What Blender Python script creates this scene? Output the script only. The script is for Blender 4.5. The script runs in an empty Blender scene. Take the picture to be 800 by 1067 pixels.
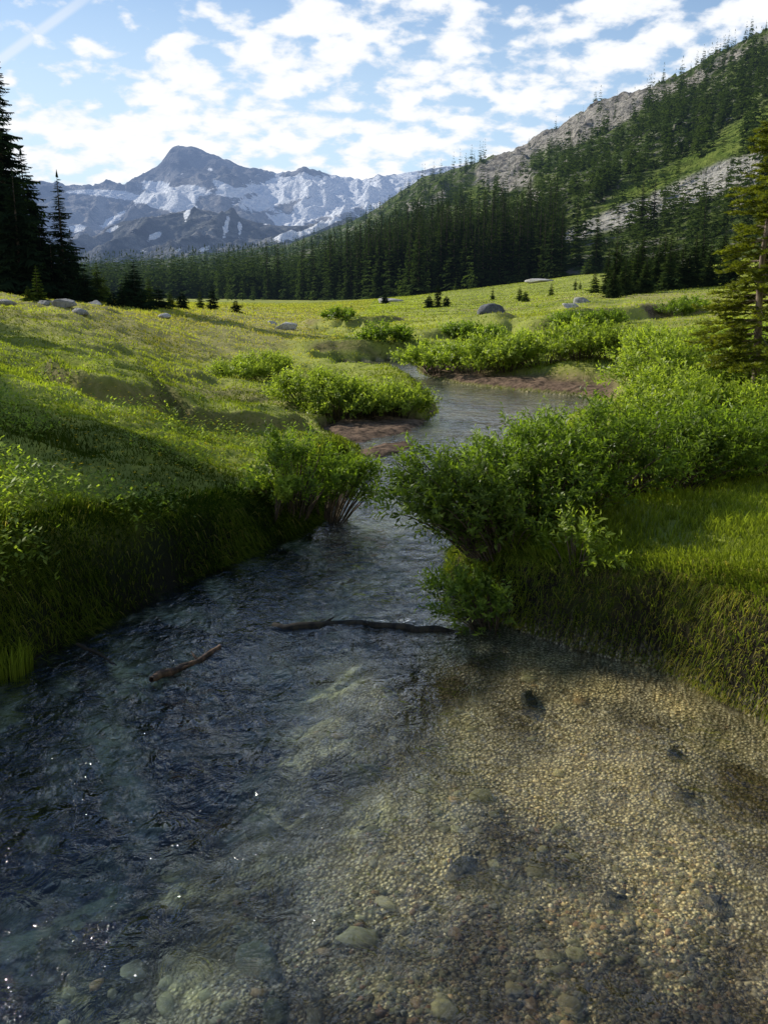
import bpy, math, random
import numpy as np

R = math.radians
rng = np.random.default_rng(11)
random.seed(5)
scene = bpy.context.scene
COL = scene.collection

# ------------------------------------------------------------------ camera maths (photo is 800 x 1067)
FP, CX, CY = 978.0, 400.0, 533.5
TH = math.atan((CY - 312.0) / FP)
H = 2.2
ST, CT = math.sin(TH), math.cos(TH)

def ray(px, py):
    dx = (np.asarray(px, float) - CX) / FP
    dy = (np.asarray(py, float) - CY) / FP
    return dx, CT - dy * ST, -ST - dy * CT

def at_y(px, py, Y):
    dx, a, b = ray(px, py)
    t = Y / a
    return dx * t, Y + 0 * t, H + b * t

def at_z(px, py, z=0.0):
    dx, a, b = ray(px, py)
    t = (z - H) / b
    return dx * t, a * t

def proj(X, Y, Z):
    zz = Z - H
    d = Y * CT - zz * ST
    v = Y * ST + zz * CT
    d = np.where(np.abs(d) < 1e-6, 1e-6, d)
    return CX + FP * X / d, CY - FP * v / d

def x_of(px, Y, z=0.5):
    d = Y * CT - (z - H) * ST
    return (px - CX) / FP * d

# ------------------------------------------------------------------ noise
def _hash(ix, iy, seed):
    n = (ix.astype(np.int64) * 374761393 + iy.astype(np.int64) * 668265263 + seed * 982451653) & 0x7fffffff
    n = (n ^ (n >> 13)) * 1274126177 & 0x7fffffff
    return ((n ^ (n >> 16)) & 0xffff) / 65535.0

def vnoise(x, y, seed=0):
    x = np.asarray(x, float); y = np.asarray(y, float)
    ix = np.floor(x); iy = np.floor(y)
    fx = x - ix; fy = y - iy
    fx = fx * fx * fx * (fx * (fx * 6 - 15) + 10); fy = fy * fy * fy * (fy * (fy * 6 - 15) + 10)
    ix = ix.astype(np.int64); iy = iy.astype(np.int64)
    a = _hash(ix, iy, seed); b = _hash(ix + 1, iy, seed)
    c = _hash(ix, iy + 1, seed); d = _hash(ix + 1, iy + 1, seed)
    return (a * (1 - fx) + b * fx) * (1 - fy) + (c * (1 - fx) + d * fx) * fy

def fbm(x, y, octv=4, seed=0, gain=0.5):
    s = 0; a = 1; t = 0
    for o in range(octv):
        c, sn = math.cos(o * 1.1), math.sin(o * 1.1)
        s = s + a * (vnoise((x * c - y * sn) * 2 ** o + 17.3 * o, (x * sn + y * c) * 2 ** o - 9.1 * o, seed + o) * 2 - 1)
        t += a; a *= gain
    return s / t

def ridged(x, y, octv=5, seed=0, gain=0.5):
    s = 0; a = 1; t = 0
    for o in range(octv):
        c, sn = math.cos(o * 1.3 + .4), math.sin(o * 1.3 + .4)
        n = vnoise((x * c - y * sn) * 2 ** o + 7.7 * o, (x * sn + y * c) * 2 ** o + 3.3 * o, seed + o) * 2 - 1
        s = s + a * (1 - 2 * np.abs(n)); t += a; a *= gain
    return s / t

def sstep(a, b, x):
    t = np.clip((x - a) / (b - a), 0, 1)
    return t * t * (3 - 2 * t)

# ------------------------------------------------------------------ mesh helpers
def mk_mesh(name, V, F, mat=None, smooth=False, attrs=None):
    V = np.asarray(V, np.float32); F = np.asarray(F, np.int32)
    k = F.shape[1]
    me = bpy.data.meshes.new(name)
    me.vertices.add(len(V)); me.vertices.foreach_set('co', V.ravel())
    me.loops.add(F.size); me.loops.foreach_set('vertex_index', F.ravel())
    me.polygons.add(len(F)); me.polygons.foreach_set('loop_start', np.arange(0, F.size, k, dtype=np.int32))
    me.update(calc_edges=True)
    if smooth:
        me.polygons.foreach_set('use_smooth', np.ones(len(F), bool))
    if attrs:
        for an, av in attrs.items():
            av = np.asarray(av, np.float32)
            if av.ndim == 1:
                at = me.attributes.new(an, 'FLOAT', 'POINT'); at.data.foreach_set('value', av)
            else:
                at = me.attributes.new(an, 'FLOAT_COLOR', 'POINT')
                at.data.foreach_set('color', np.concatenate([av, np.ones((len(av), 1), np.float32)], 1).ravel())
    if mat: me.materials.append(mat)
    me.update()
    return me

def link(name, me, parent=None):
    o = bpy.data.objects.new(name, me); COL.objects.link(o)
    if parent: o.parent = parent
    return o

def tag(o, label=None, cat=None, group=None, kind=None):
    if label: o['label'] = label
    if cat: o['category'] = cat
    if group: o['group'] = group
    if kind: o['kind'] = kind
    return o

def empty(name, loc, label, cat, group=None, rz=0.0, sc=1.0):
    o = bpy.data.objects.new(name, None); COL.objects.link(o)
    o.location = loc; o.rotation_euler = (0, 0, rz); o.scale = (sc, sc, sc)
    o.empty_display_size = 0.1
    return tag(o, label, cat, group)

def grid_faces(nr, nc):
    i = np.arange((nr - 1) * (nc - 1)); r = i // (nc - 1); c = i % (nc - 1)
    a = r * nc + c
    return np.stack([a, a + 1, a + nc + 1, a + nc], 1)

def tube(pts, rad, sides=6):
    pts = np.asarray(pts, float); n = len(pts)
    rad = np.broadcast_to(np.asarray(rad, float), (n,))
    V = []
    for i in range(n):
        t = pts[min(i + 1, n - 1)] - pts[max(i - 1, 0)]
        t = t / (np.linalg.norm(t) + 1e-9)
        ref = np.array([1., 0, 0]) if abs(t[0]) < .8 else np.array([0, 1., 0])
        u = np.cross(t, ref); u /= np.linalg.norm(u); w = np.cross(t, u)
        for k in range(sides):
            a = 2 * math.pi * k / sides
            V.append(pts[i] + rad[i] * (math.cos(a) * u + math.sin(a) * w))
    Fs = []
    for i in range(n - 1):
        for k in range(sides):
            k2 = (k + 1) % sides
            Fs.append((i * sides + k, i * sides + k2, (i + 1) * sides + k2, (i + 1) * sides + k))
    return np.array(V), np.array(Fs)

def join(parts):
    Vs = []; Fs = []; o = 0
    for V, Fc in parts:
        Vs.append(V); Fs.append(Fc + o); o += len(V)
    return np.concatenate(Vs), np.concatenate(Fs)

def icosphere(sub):
    import bmesh
    bm = bmesh.new(); bmesh.ops.create_icosphere(bm, subdivisions=sub, radius=1)
    V = np.array([v.co[:] for v in bm.verts]); Fc = np.array([[v.index for v in f.verts] for f in bm.faces])
    bm.free(); return V, Fc

# ------------------------------------------------------------------ materials
class NT:
    def __init__(s, mat):
        mat.use_nodes = True; s.t = mat.node_tree; s.t.nodes.clear(); s.mat = mat
        s.out = s.t.nodes.new('ShaderNodeOutputMaterial')
    def n(s, typ, ins=None, **kw):
        nd = s.t.nodes.new(typ)
        for k, v in kw.items(): setattr(nd, k, v)
        if ins:
            for k, v in ins.items():
                if isinstance(v, bpy.types.NodeSocket): s.t.links.new(v, nd.inputs[k])
                else: nd.inputs[k].default_value = v
        return nd
    def attr(s, name): return s.n('ShaderNodeAttribute', attribute_name=name)
    def mixc(s, f, a, b, mode='MIX'):
        nd = s.n('ShaderNodeMix', data_type='RGBA', blend_type=mode)
        for idx, v in ((0, f), (6, a), (7, b)):
            if isinstance(v, bpy.types.NodeSocket): s.t.links.new(v, nd.inputs[idx])
            else: nd.inputs[idx].default_value = (*v, 1) if isinstance(v, tuple) and len(v) == 3 else v
        return nd.outputs[2]
    def math(s, op, a, b=None, c=None, clamp=False):
        nd = s.n('ShaderNodeMath', operation=op, use_clamp=clamp)
        for i, v in enumerate((a, b, c)):
            if v is None: continue
            if isinstance(v, bpy.types.NodeSocket): s.t.links.new(v, nd.inputs[i])
            else: nd.inputs[i].default_value = v
        return nd.outputs[0]
    def pos(s): return s.n('ShaderNodeNewGeometry').outputs['Position']
    def noise(s, vec, scale, detail=4, rough=.55, dist=0.0):
        return s.n('ShaderNodeTexNoise', {'Vector': vec, 'Scale': scale, 'Detail': detail, 'Roughness': rough, 'Distortion': dist}).outputs['Fac']
    def ramp(s, f, a, b):
        return s.n('ShaderNodeMapRange', {'Value': f, 'From Min': a, 'From Max': b}, interpolation_type='SMOOTHSTEP').outputs[0]
    def mixs(s, f, a, b):
        nd = s.n('ShaderNodeMixShader')
        for i, v in enumerate((f, a, b)):
            if isinstance(v, bpy.types.NodeSocket): s.t.links.new(v, nd.inputs[i])
            else: nd.inputs[i].default_value = v
        return nd.outputs[0]
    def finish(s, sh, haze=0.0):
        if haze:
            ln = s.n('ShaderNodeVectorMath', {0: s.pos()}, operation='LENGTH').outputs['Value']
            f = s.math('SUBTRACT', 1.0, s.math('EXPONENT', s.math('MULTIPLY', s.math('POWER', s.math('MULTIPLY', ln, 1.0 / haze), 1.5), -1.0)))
            em = s.n('ShaderNodeEmission', {'Color': (*AIR, 1), 'Strength': 1.0}).outputs[0]  # airlight painted into the material: bluish emission that grows with distance
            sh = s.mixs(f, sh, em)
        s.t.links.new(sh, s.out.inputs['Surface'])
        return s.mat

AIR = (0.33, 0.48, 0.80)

def new(name): return NT(bpy.data.materials.new(name))

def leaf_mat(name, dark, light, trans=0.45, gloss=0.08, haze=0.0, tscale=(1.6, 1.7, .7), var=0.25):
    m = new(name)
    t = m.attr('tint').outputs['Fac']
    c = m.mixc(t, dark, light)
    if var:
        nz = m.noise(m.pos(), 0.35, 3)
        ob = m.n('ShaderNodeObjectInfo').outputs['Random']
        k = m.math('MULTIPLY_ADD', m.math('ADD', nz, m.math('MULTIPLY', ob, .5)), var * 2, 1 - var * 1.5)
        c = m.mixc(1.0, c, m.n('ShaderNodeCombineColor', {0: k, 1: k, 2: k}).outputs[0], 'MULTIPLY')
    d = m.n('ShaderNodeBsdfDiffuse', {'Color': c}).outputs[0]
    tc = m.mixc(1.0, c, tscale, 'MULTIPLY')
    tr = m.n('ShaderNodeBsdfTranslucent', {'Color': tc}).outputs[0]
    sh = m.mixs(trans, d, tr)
    if gloss:
        g = m.n('ShaderNodeBsdfGlossy', {'Color': (1, 1, 1, 1), 'Roughness': .45}).outputs[0]
        fr = m.n('ShaderNodeLayerWeight', {'Blend': .2}).outputs['Facing']
        sh = m.mixs(m.math('MULTIPLY_ADD', fr, gloss, gloss * .45), sh, g)
    return m.finish(sh, haze)

def bark_mat(name, a, b, scale=12.0, haze=0.0):
    m = new(name)
    p = m.n('ShaderNodeMapping', {'Vector': m.n('ShaderNodeTexCoord').outputs['Object'], 'Scale': (1, 1, .3)}).outputs[0]
    nz = m.noise(p, scale, 6, .65)
    c = m.mixc(m.ramp(nz, .35, .65), a, b)
    bp = m.n('ShaderNodeBump', {'Height': nz, 'Strength': .7, 'Distance': .02}).outputs[0]
    return m.finish(m.n('ShaderNodeBsdfPrincipled', {'Base Color': c, 'Roughness': .9, 'Normal': bp}).outputs[0], haze)

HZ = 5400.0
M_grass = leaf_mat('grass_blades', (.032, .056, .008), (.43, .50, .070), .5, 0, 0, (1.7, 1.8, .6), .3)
M_willow = leaf_mat('willow_leaves', (.030, .062, .010), (.24, .32, .045), .45, .03, 0, (2.0, 2.2, .7), .28)
M_willow_pale = leaf_mat('pale_willow_leaves', (.085, .135, .02), (.38, .45, .075), .5, .025, 0, (1.8, 1.9, .7), .28)
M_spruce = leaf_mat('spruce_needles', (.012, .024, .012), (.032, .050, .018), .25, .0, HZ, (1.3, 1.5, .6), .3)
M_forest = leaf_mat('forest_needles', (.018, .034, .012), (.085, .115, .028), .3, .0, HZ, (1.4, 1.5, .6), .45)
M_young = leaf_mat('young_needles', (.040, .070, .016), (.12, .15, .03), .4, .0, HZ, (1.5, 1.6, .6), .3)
M_fir = leaf_mat('fir_needles', (.055, .080, .012), (.28, .30, .038), .4, .03, 0, (1.6, 1.6, .5), .15)
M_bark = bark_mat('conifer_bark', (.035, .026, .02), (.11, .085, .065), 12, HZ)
M_firbark = bark_mat('fir_bark', (.10, .07, .05), (.30, .23, .17), 20)
M_stem = bark_mat('willow_stems', (.05, .035, .022), (.14, .10, .06), 20)
M_drift = bark_mat('driftwood_surface', (.035, .022, .014), (.17, .10, .06), 14)
M_wet = bark_mat('wet_log_surface', (.008, .007, .006), (.045, .035, .02), 14)

def rock_mat(name, a, b, haze=0.0, scale=4.0):
    m = new(name)
    p = m.n('ShaderNodeTexCoord').outputs['Object']
    n1 = m.noise(p, scale, 8, .65); n2 = m.noise(p, scale * 5, 5, .6)
    c = m.mixc(m.ramp(n1, .35, .65), a, b)
    c = m.mixc(m.ramp(n2, .55, .7), c, tuple(x * .45 for x in a))
    bp = m.n('ShaderNodeBump', {'Height': m.math('ADD', n1, n2), 'Strength': .8, 'Distance': .05}).outputs[0]
    return m.finish(m.n('ShaderNodeBsdfPrincipled', {'Base Color': c, 'Roughness': .85, 'Normal': bp}).outputs[0], haze)

M_rock = rock_mat('grey_granite', (.20, .195, .19), (.36, .35, .33))
M_rock_dark = rock_mat('dark_granite', (.07, .075, .085), (.15, .155, .165))
M_rock_pale = rock_mat('pale_granite', (.36, .34, .31), (.55, .53, .50))
M_stone = rock_mat('stream_stone', (.11, .12, .07), (.22, .23, .14), 0, 9)
M_stone_dark = rock_mat('dark_stream_stone', (.03, .032, .03), (.075, .075, .065), 0, 9)

# ------------------------------------------------------------------ river outline (world, z = 0)
LEFT_PX = [(0, 715), (35, 690), (75, 668), (135, 640), (200, 605), (270, 575), (330, 552), (352, 522), (372, 490), (384, 472),
           (372, 462), (395, 455), (436, 448), (446, 438), (462, 428), (452, 418), (445, 407), (434, 397), (420, 391), (385, 390), (360, 387), (332, 383)]
RIGHT_PX = [(334, 378), (385, 376.5), (425, 374.5), (436, 378), (431, 385), (442, 393), (480, 401), (560, 409), (622, 415), (640, 426), (638, 441),
            (600, 456), (545, 478), (505, 512), (478, 548), (462, 585), (463, 612), (500, 640), (560, 664), (620, 681), (690, 698), (740, 726), (800, 757)]
pl = [(-4.7, -3.5), (-4.7, 0), (-4.3, 2.3), (-3.3, 4.0)]
pl += [tuple(float(v) for v in at_z(*p)) for p in LEFT_PX]
pl += [tuple(float(v) for v in at_z(*p)) for p in RIGHT_PX]
pl += [(2.75, 3.9), (3.4, 2.9), (3.8, 1.0), (3.9, -3.5)]
POLY = np.array(pl)
for _ in range(2):   # corner cutting
    A = POLY; B = np.roll(POLY, -1, 0)
    POLY = np.stack([.75 * A + .25 * B, .25 * A + .75 * B], 1).reshape(-1, 2)

def river_d(X, Y):
    """signed distance to the water's edge: negative in the river"""
    X = np.asarray(X, float); Y = np.asarray(Y, float)
    sh = X.shape; x = X.ravel(); y = Y.ravel()
    best = np.full(x.shape, 99.0); m = (y < 60) & (np.abs(x) < 40)
    xs = x[m]; ys = y[m]
    bd = np.full(xs.shape, 1e9); ins = np.zeros(xs.shape, bool)
    n = len(POLY)
    for i in range(n):
        ax, ay = POLY[i]; bx, by = POLY[(i + 1) % n]
        ex, ey = bx - ax, by - ay
        t = np.clip(((xs - ax) * ex + (ys - ay) * ey) / (ex * ex + ey * ey + 1e-12), 0, 1)
        dd = (xs - ax - t * ex) ** 2 + (ys - ay - t * ey) ** 2
        bd = np.minimum(bd, dd)
        if ay != by:
            c = ((ay > ys) != (by > ys)) & (xs < (bx - ax) * (ys - ay) / (by - ay) + ax)
            ins ^= c
    d = np.sqrt(bd); d[ins] *= -1
    best[m] = d
    return best.reshape(sh)

# ------------------------------------------------------------------ terrain
KN = {0: [(3, .55), (5, .62), (8, .95), (11, 1.25), (18, 1.62), (30, 2.42), (45, 2.35), (60, 2.5), (150, 2.6), (300, 3)],
      100: [(6, .55), (9, .76), (14, 1.12), (20, 1.45), (30, 1.85), (45, 1.9), (60, 2.0), (120, 2.0)],
      200: [(7, .46), (10, .52), (15, .55), (20, .6), (27, 1.0), (40, 1.3), (60, 1.6), (120, 1.8), (300, 2.3)],
      300: [(9, .32), (15, .3), (20, .38), (30, .45), (45, .55), (70, 1.0), (120, 1.4), (300, 2.2)],
      400: [(14, .2), (20, .3), (35, .4), (60, .6), (120, 1.3), (250, 2.6)],
      500: [(8, .45), (14, .45), (25, .45), (40, .45), (60, .75), (100, 1.9), (180, 4.0), (225, 5.3)],
      600: [(4, .52), (7, .52), (14, .55), (30, .55), (55, .8), (90, 2.2), (150, 4.2), (200, 7.0)],
      700: [(4.5, .56), (6, .58), (9, .62), (14, .65), (30, .75), (60, 1.3), (90, 2.8), (150, 5.8)],
      800: [(2, .58), (4.5, .62), (7, .66), (12, .65), (30, .9), (60, 1.9), (100, 4.0), (150, 8.4)],
      1000: [(4, .62), (10, .75), (30, 1.3), (60, 3.6), (150, 13)],
      -300: [(1.5, .5), (4, .7), (8, 1.5), (15, 2.2), (30, 3.2), (60, 3.6), (150, 4)]}
cp = []; cz = []
def uv_of(X, Y):
    Yc = np.maximum(Y + 2.0, .5)
    return np.clip(X / Yc, -1.2, 1.2) * 3.0, np.log(Yc)
for px, lst in KN.items():
    for Y, z in lst:
        X = x_of(px, Y, z); a, b = uv_of(X, Y); cp.append((float(a), float(b))); cz.append(z)
cp = np.array(cp); cz = np.array(cz)
def _phi(r2): return np.where(r2 > 1e-12, .5 * r2 * np.log(np.maximum(r2, 1e-12)), 0)
N = len(cp)
K = _phi(((cp[:, None] - cp[None]) ** 2).sum(-1)) + 0.02 * np.eye(N)
Pm = np.c_[np.ones(N), cp]
SOL = np.linalg.solve(np.block([[K, Pm], [Pm.T, np.zeros((3, 3))]]), np.r_[cz, 0, 0, 0])
def base_e(X, Y):
    a, b = uv_of(X, Y); b = np.minimum(b, math.log(330))
    z = SOL[N] + SOL[N + 1] * a + SOL[N + 2] * b
    for i in range(N): z = z + SOL[i] * _phi((a - cp[i, 0]) ** 2 + (b - cp[i, 1]) ** 2)
    return z

def seg_sd(X, Y, pts):
    """distance behind (positive) / in front of an open polyline running left to right, and the fraction along it"""
    bd = np.full(X.shape, 1e9); sd = np.zeros(X.shape); fr = np.zeros(X.shape)
    L = 0; tot = sum(math.dist(pts[i], pts[i + 1]) for i in range(len(pts) - 1))
    for i in range(len(pts) - 1):
        ax, ay = pts[i]; bx, by = pts[i + 1]; ex, ey = bx - ax, by - ay; l = math.hypot(ex, ey)
        tr = ((X - ax) * ex + (Y - ay) * ey) / (l * l); t = np.clip(tr, 0, 1)
        dx, dy = X - ax - t * ex, Y - ay - t * ey
        dd = dx * dx + dy * dy; s = np.sign(ex * (Y - ay) - ey * (X - ax))
        m = dd < bd
        bd = np.where(m, dd, bd); sd = np.where(m, s * np.sqrt(dd), sd); fr = np.where(m, (L + t * l) / tot, fr)
        L += l
    return sd, fr

def line_px(pp): return [(float(x_of(px, Y, .8)), Y) for px, Y in pp]
# (line, height, width of the face, run-out behind)
SCARPS = [(line_px([(545, 47), (590, 50), (640, 54), (690, 57), (735, 60)]), .80, 1.0, 9.0),
          (line_px([(395, 44), (440, 41), (480, 42), (515, 47), (540, 54)]), .45, 1.0, 8.0),
          (line_px([(310, 60), (345, 56), (375, 57), (425, 62)]), .45, .8, 8.0),
          (line_px([(30, 13.2), (70, 12.6), (110, 12.4), (150, 13.2), (175, 15.5)]), .30, .28, 2.0),
          (line_px([(165, 14.2), (205, 13.4), (240, 13.6), (280, 14.0), (330, 14.6)]), .26, .22, 2.5),
          (line_px([(315, 34.5), (380, 35.5), (440, 34.5)]), .35, .6, 4.0)]

BAR = np.array([at_z(*p) for p in [(335, 462), (330, 448), (350, 438), (400, 434), (446, 438), (436, 449), (395, 456), (372, 463)]])
BAR2 = np.array([at_z(*p) for p in [(372, 470), (395, 463), (432, 461), (440, 466), (405, 474), (384, 480)]])
def in_poly(X, Y, P):
    ins = np.zeros(X.shape, bool); n = len(P)
    for i in range(n):
        ax, ay = P[i]; bx, by = P[(i + 1) % n]
        if ay != by: ins ^= ((ay > Y) != (by > Y)) & (X < (bx - ax) * (Y - ay) / (by - ay) + ax)
    return ins

def terrain(X, Y):
    X = np.asarray(X, float); Y = np.asarray(Y, float)
    d = river_d(X, Y)
    e = np.maximum(base_e(X, Y), .18)
    soil = np.zeros(X.shape)
    for si_, (pts, h, w, run) in enumerate(SCARPS):
        jx = fbm(X * .55 / max(w, .4), Y * .55 / max(w, .4), 4, 5) * w * .35 + fbm(X * .22 / max(w, .4), Y * .22 / max(w, .4), 2, 6) * w * 1.3
        sd, fr = seg_sd(X, Y, pts); sd = sd + jx
        win = sstep(0, .16, fr) * (1 - sstep(.84, 1, fr))
        e = e + h * win * sstep(-w * .5, w * .5, sd) * np.exp(-np.maximum(sd - w, 0) / run)
        nz = vnoise(X * .5 + 3, Y * .5, 9)
        soil = np.maximum(soil, win * np.exp(-(sd / (w * .55)) ** 2) * (.12 + .85 * sstep(.55, .75, nz) if si_ < 3 else .62))
    # hummocky turf
    e = e + .12 * sstep(14, 20, Y) * (Y < 90) * fbm(X * 1.1, Y * 1.1, 3, 37)
    am = np.clip(.05 + .0035 * Y, 0, .35) * sstep(.1, 1.2, d)
    e = e + 1.5 * am * fbm(X * .55 / np.maximum(1, Y / 16), Y * .55 / np.maximum(1, Y / 16), 4, 21) * sstep(0, 2, Y + 1) + (.06 + .075 * (X < -.5)) * sstep(.15, 1, d) * fbm(X * 1.7, Y * 1.7, 4, 33) * (Y < 60)
    nw = vnoise(X * 1.3, Y * 1.3, 44)
    w = np.where((X > .2) & (Y < 7.5), .06 + .16 * nw, np.where((X < 0) & (Y < 12), .18 + .35 * nw, .4 + .4 * nw))
    dj = d + .10 * fbm(X * 2.5, Y * 2.5, 3, 55) * sstep(0.03, .3, d)
    up = sstep(0, 1, np.clip(dj / w, 0, 1)) ** .8
    land = np.maximum(e, .05) * up
    # bed
    right = sstep(-.9, 1.0, X - .10 * Y + .95 + .5 * fbm(X * .9, Y * .9, 3, 73))
    dmax = .50 - .36 * right
    dmax = np.where(Y > 9, np.minimum(dmax, .22), dmax)
    bed = -.03 - dmax * sstep(0, 1.3, -d)
    bed = bed + .05 * fbm(X * 1.6, Y * 1.6, 4, 71) * sstep(0, .5, -d) * (1.4 - right) + .012 * fbm(X * 9, Y * 9, 2, 72)
    z = np.where(d > 0, land - .03 * (1 - sstep(0, .1, d)), np.minimum(bed, -.015))
    bar = in_poly(X, Y, BAR) | in_poly(X, Y, BAR2)
    bdist = np.minimum(np.abs(seg_sd(X, Y, [tuple(p) for p in BAR] + [tuple(BAR[0])])[0]), np.abs(seg_sd(X, Y, [tuple(p) for p in BAR2] + [tuple(BAR2[0])])[0]))
    bedge = sstep(-.05, .28, bdist + .12 * fbm(X * 2, Y * 2, 3, 81))
    z = np.where(bar, -.015 + bedge * (.058 + .05 * np.abs(fbm(X * 3, Y * 3, 4, 80))) + .02 * fbm(X * 7, Y * 7, 2, 82), z)
    soil = np.where(bar, 1, soil)
    pxx, pyy = proj(X, Y, z)
    # raw dirt shore under the far willows
    shore = sstep(.05, .1, d) * (1 - sstep(.8, 1.9, d)) * sstep(425, 445, pxx) * (1 - sstep(630, 660, pxx)) * (Y > 18) * (Y < 31)
    shz = np.minimum(z, .04 + .15 * sstep(0, .5, d) + .07 * fbm(X * 2.5, Y * 2.5, 3, 14))
    z = z * (1 - shore) + shz * shore
    soil = np.maximum(soil, shore)
    soil = np.where(d < 0, np.maximum(soil, 1 - sstep(0, .05, -d)) * bar, soil)
    # cut bank face, near right
    face = (Y < 11)
    mott = sstep(-.9, 1.0, X - .10 * Y + .95 + 1.15 * fbm(X * 2.6, Y * 2.0, 5, 74, .6) + .4 * fbm(X * .8, Y * .8, 2, 75))
    right = np.where(Y > 9, np.maximum(mott, .85 * sstep(9, 12, Y)), mott)
    return z, d, np.clip(soil, 0, 1), right, face * (1 - sstep(.12, np.where(X > .2, .34, .50), d)) * (d > 0)

def gz(X, Y):
    z = terrain(np.atleast_1d(np.asarray(X, float)), np.atleast_1d(np.asarray(Y, float)))[0]
    return z

# ground sheet
ncol = 640
yy = np.r_[np.exp(np.linspace(math.log(1.4), math.log(30), 720))[:-1] - 4.0, np.exp(np.linspace(math.log(30), math.log(420), 320)) - 4.0, np.linspace(470, 6000, 24)]
uu = np.linspace(-.85, .85, ncol)
GX = uu[None, :] * (yy[:, None] + 4.6) ; GY = np.repeat(yy[:, None], ncol, 1)
gzv, gd, gsoil, gright, gface = terrain(GX, GY)
gpx, gpy = proj(GX, GY, gzv)
dry = sstep(-.1, .5, fbm(GX * .12, GY * .12, 4, 61) + .9 * sstep(12, 30, GY) * (1 - sstep(-6, -2, GX)) + .25 * sstep(25, 60, GY) * (GY < 110) - .25) * (GY < 130)

m = new('meadow_ground')
P = m.pos()
n1 = m.noise(P, .9, 6, .6); n2 = m.noise(P, 9, 5, .65); n3 = m.noise(P, .12, 4, .6)
gcol = m.mixc(m.ramp(n1, .3, .7), (.10, .13, .022), (.31, .34, .065))
gcol = m.mixc(m.ramp(n3, .4, .65), gcol, (.38, .40, .085))
gcol = m.mixc(m.math('MULTIPLY', m.attr('dry').outputs['Fac'], .6), gcol, (.34, .28, .12))
gcol = m.mixc(m.math('MULTIPLY', m.ramp(n2, .55, .8), .6), gcol, (.05, .062, .015))
soilc = m.mixc(m.ramp(m.noise(P, 6, 6, .7), .35, .65), (.05, .032, .020), (.22, .145, .095))
gcol = m.mixc(m.attr('soil').outputs['Fac'], gcol, soilc)
moss_shade = m.mixc(m.ramp(m.noise(P, 7, 5, .7), .4, .6), (.10, .075, .03), (.075, .10, .012))
moss_shade = m.mixc(m.ramp(m.noise(P, 3.2, 3), .40, .58), moss_shade, (.03, .022, .013))
lft_shade = m.ramp(m.n('ShaderNodeSeparateXYZ', {0: P}).outputs[0], .1, -.4)
moss_shade = m.mixc(lft_shade, moss_shade, (.014, .020, .007))  # left bank face goes near black: its shade is put into the colour
gcol = m.mixc(m.attr('face').outputs['Fac'], gcol, moss_shade)
gcol = m.mixc(m.attr('wet').outputs['Fac'], gcol, (.012, .011, .008))
# stream bed: pebbles on the right, dark stones and weed with deep-water navy painted in on the left
vor = m.n('ShaderNodeTexVoronoi', {'Vector': P, 'Scale': 52.0, 'Randomness': 1.0})
pc = m.mixc(m.n('ShaderNodeSeparateColor', {0: vor.outputs['Color']}).outputs[0], (.46, .39, .25), (.95, .84, .60))
pc = m.mixc(m.ramp(vor.outputs['Distance'], .25, .62), pc, (.16, .13, .085))
pc = m.mixc(m.ramp(m.noise(P, 1.6, 5, .65), .50, .72), pc, (.14, .13, .08))
dk = m.mixc(m.ramp(m.noise(P, 2.3, 5, .6), .49, .62), (.008, .014, .028), (.72, .66, .36))
dk = m.mixc(m.ramp(m.noise(P, 12, 4, .6), .45, .7), dk, (.06, .062, .04))
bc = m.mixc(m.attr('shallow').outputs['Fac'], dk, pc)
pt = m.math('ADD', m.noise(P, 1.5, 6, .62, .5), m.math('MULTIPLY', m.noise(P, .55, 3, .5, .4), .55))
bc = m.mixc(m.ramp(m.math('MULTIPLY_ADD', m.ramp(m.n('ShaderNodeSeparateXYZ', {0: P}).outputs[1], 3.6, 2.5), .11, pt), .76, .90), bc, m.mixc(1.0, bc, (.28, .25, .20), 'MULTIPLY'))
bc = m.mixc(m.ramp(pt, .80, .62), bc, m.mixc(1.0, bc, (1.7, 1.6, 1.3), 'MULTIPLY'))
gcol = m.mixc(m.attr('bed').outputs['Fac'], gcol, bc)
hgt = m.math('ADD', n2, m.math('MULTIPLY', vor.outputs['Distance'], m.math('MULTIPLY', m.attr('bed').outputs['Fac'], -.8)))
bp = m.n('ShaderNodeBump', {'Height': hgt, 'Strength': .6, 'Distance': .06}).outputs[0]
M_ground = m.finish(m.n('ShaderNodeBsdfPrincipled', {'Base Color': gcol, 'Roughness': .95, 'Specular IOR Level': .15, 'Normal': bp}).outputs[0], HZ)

me = mk_mesh('ground', np.stack([GX, GY, gzv], -1).reshape(-1, 3), grid_faces(len(yy), ncol), M_ground, True,
             {'soil': gsoil.ravel(), 'dry': dry.ravel(), 'face': gface.ravel(), 'wet': ((1 - sstep(.02, .16, gd)) * (gd > -.05) * (gsoil < .5)).ravel() * .9, 'shallow': gright.ravel(),
              'bed': (sstep(-.03, .03, -gd) * (gsoil < .5)).ravel()})
tag(link('ground', me), kind='structure')

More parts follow.
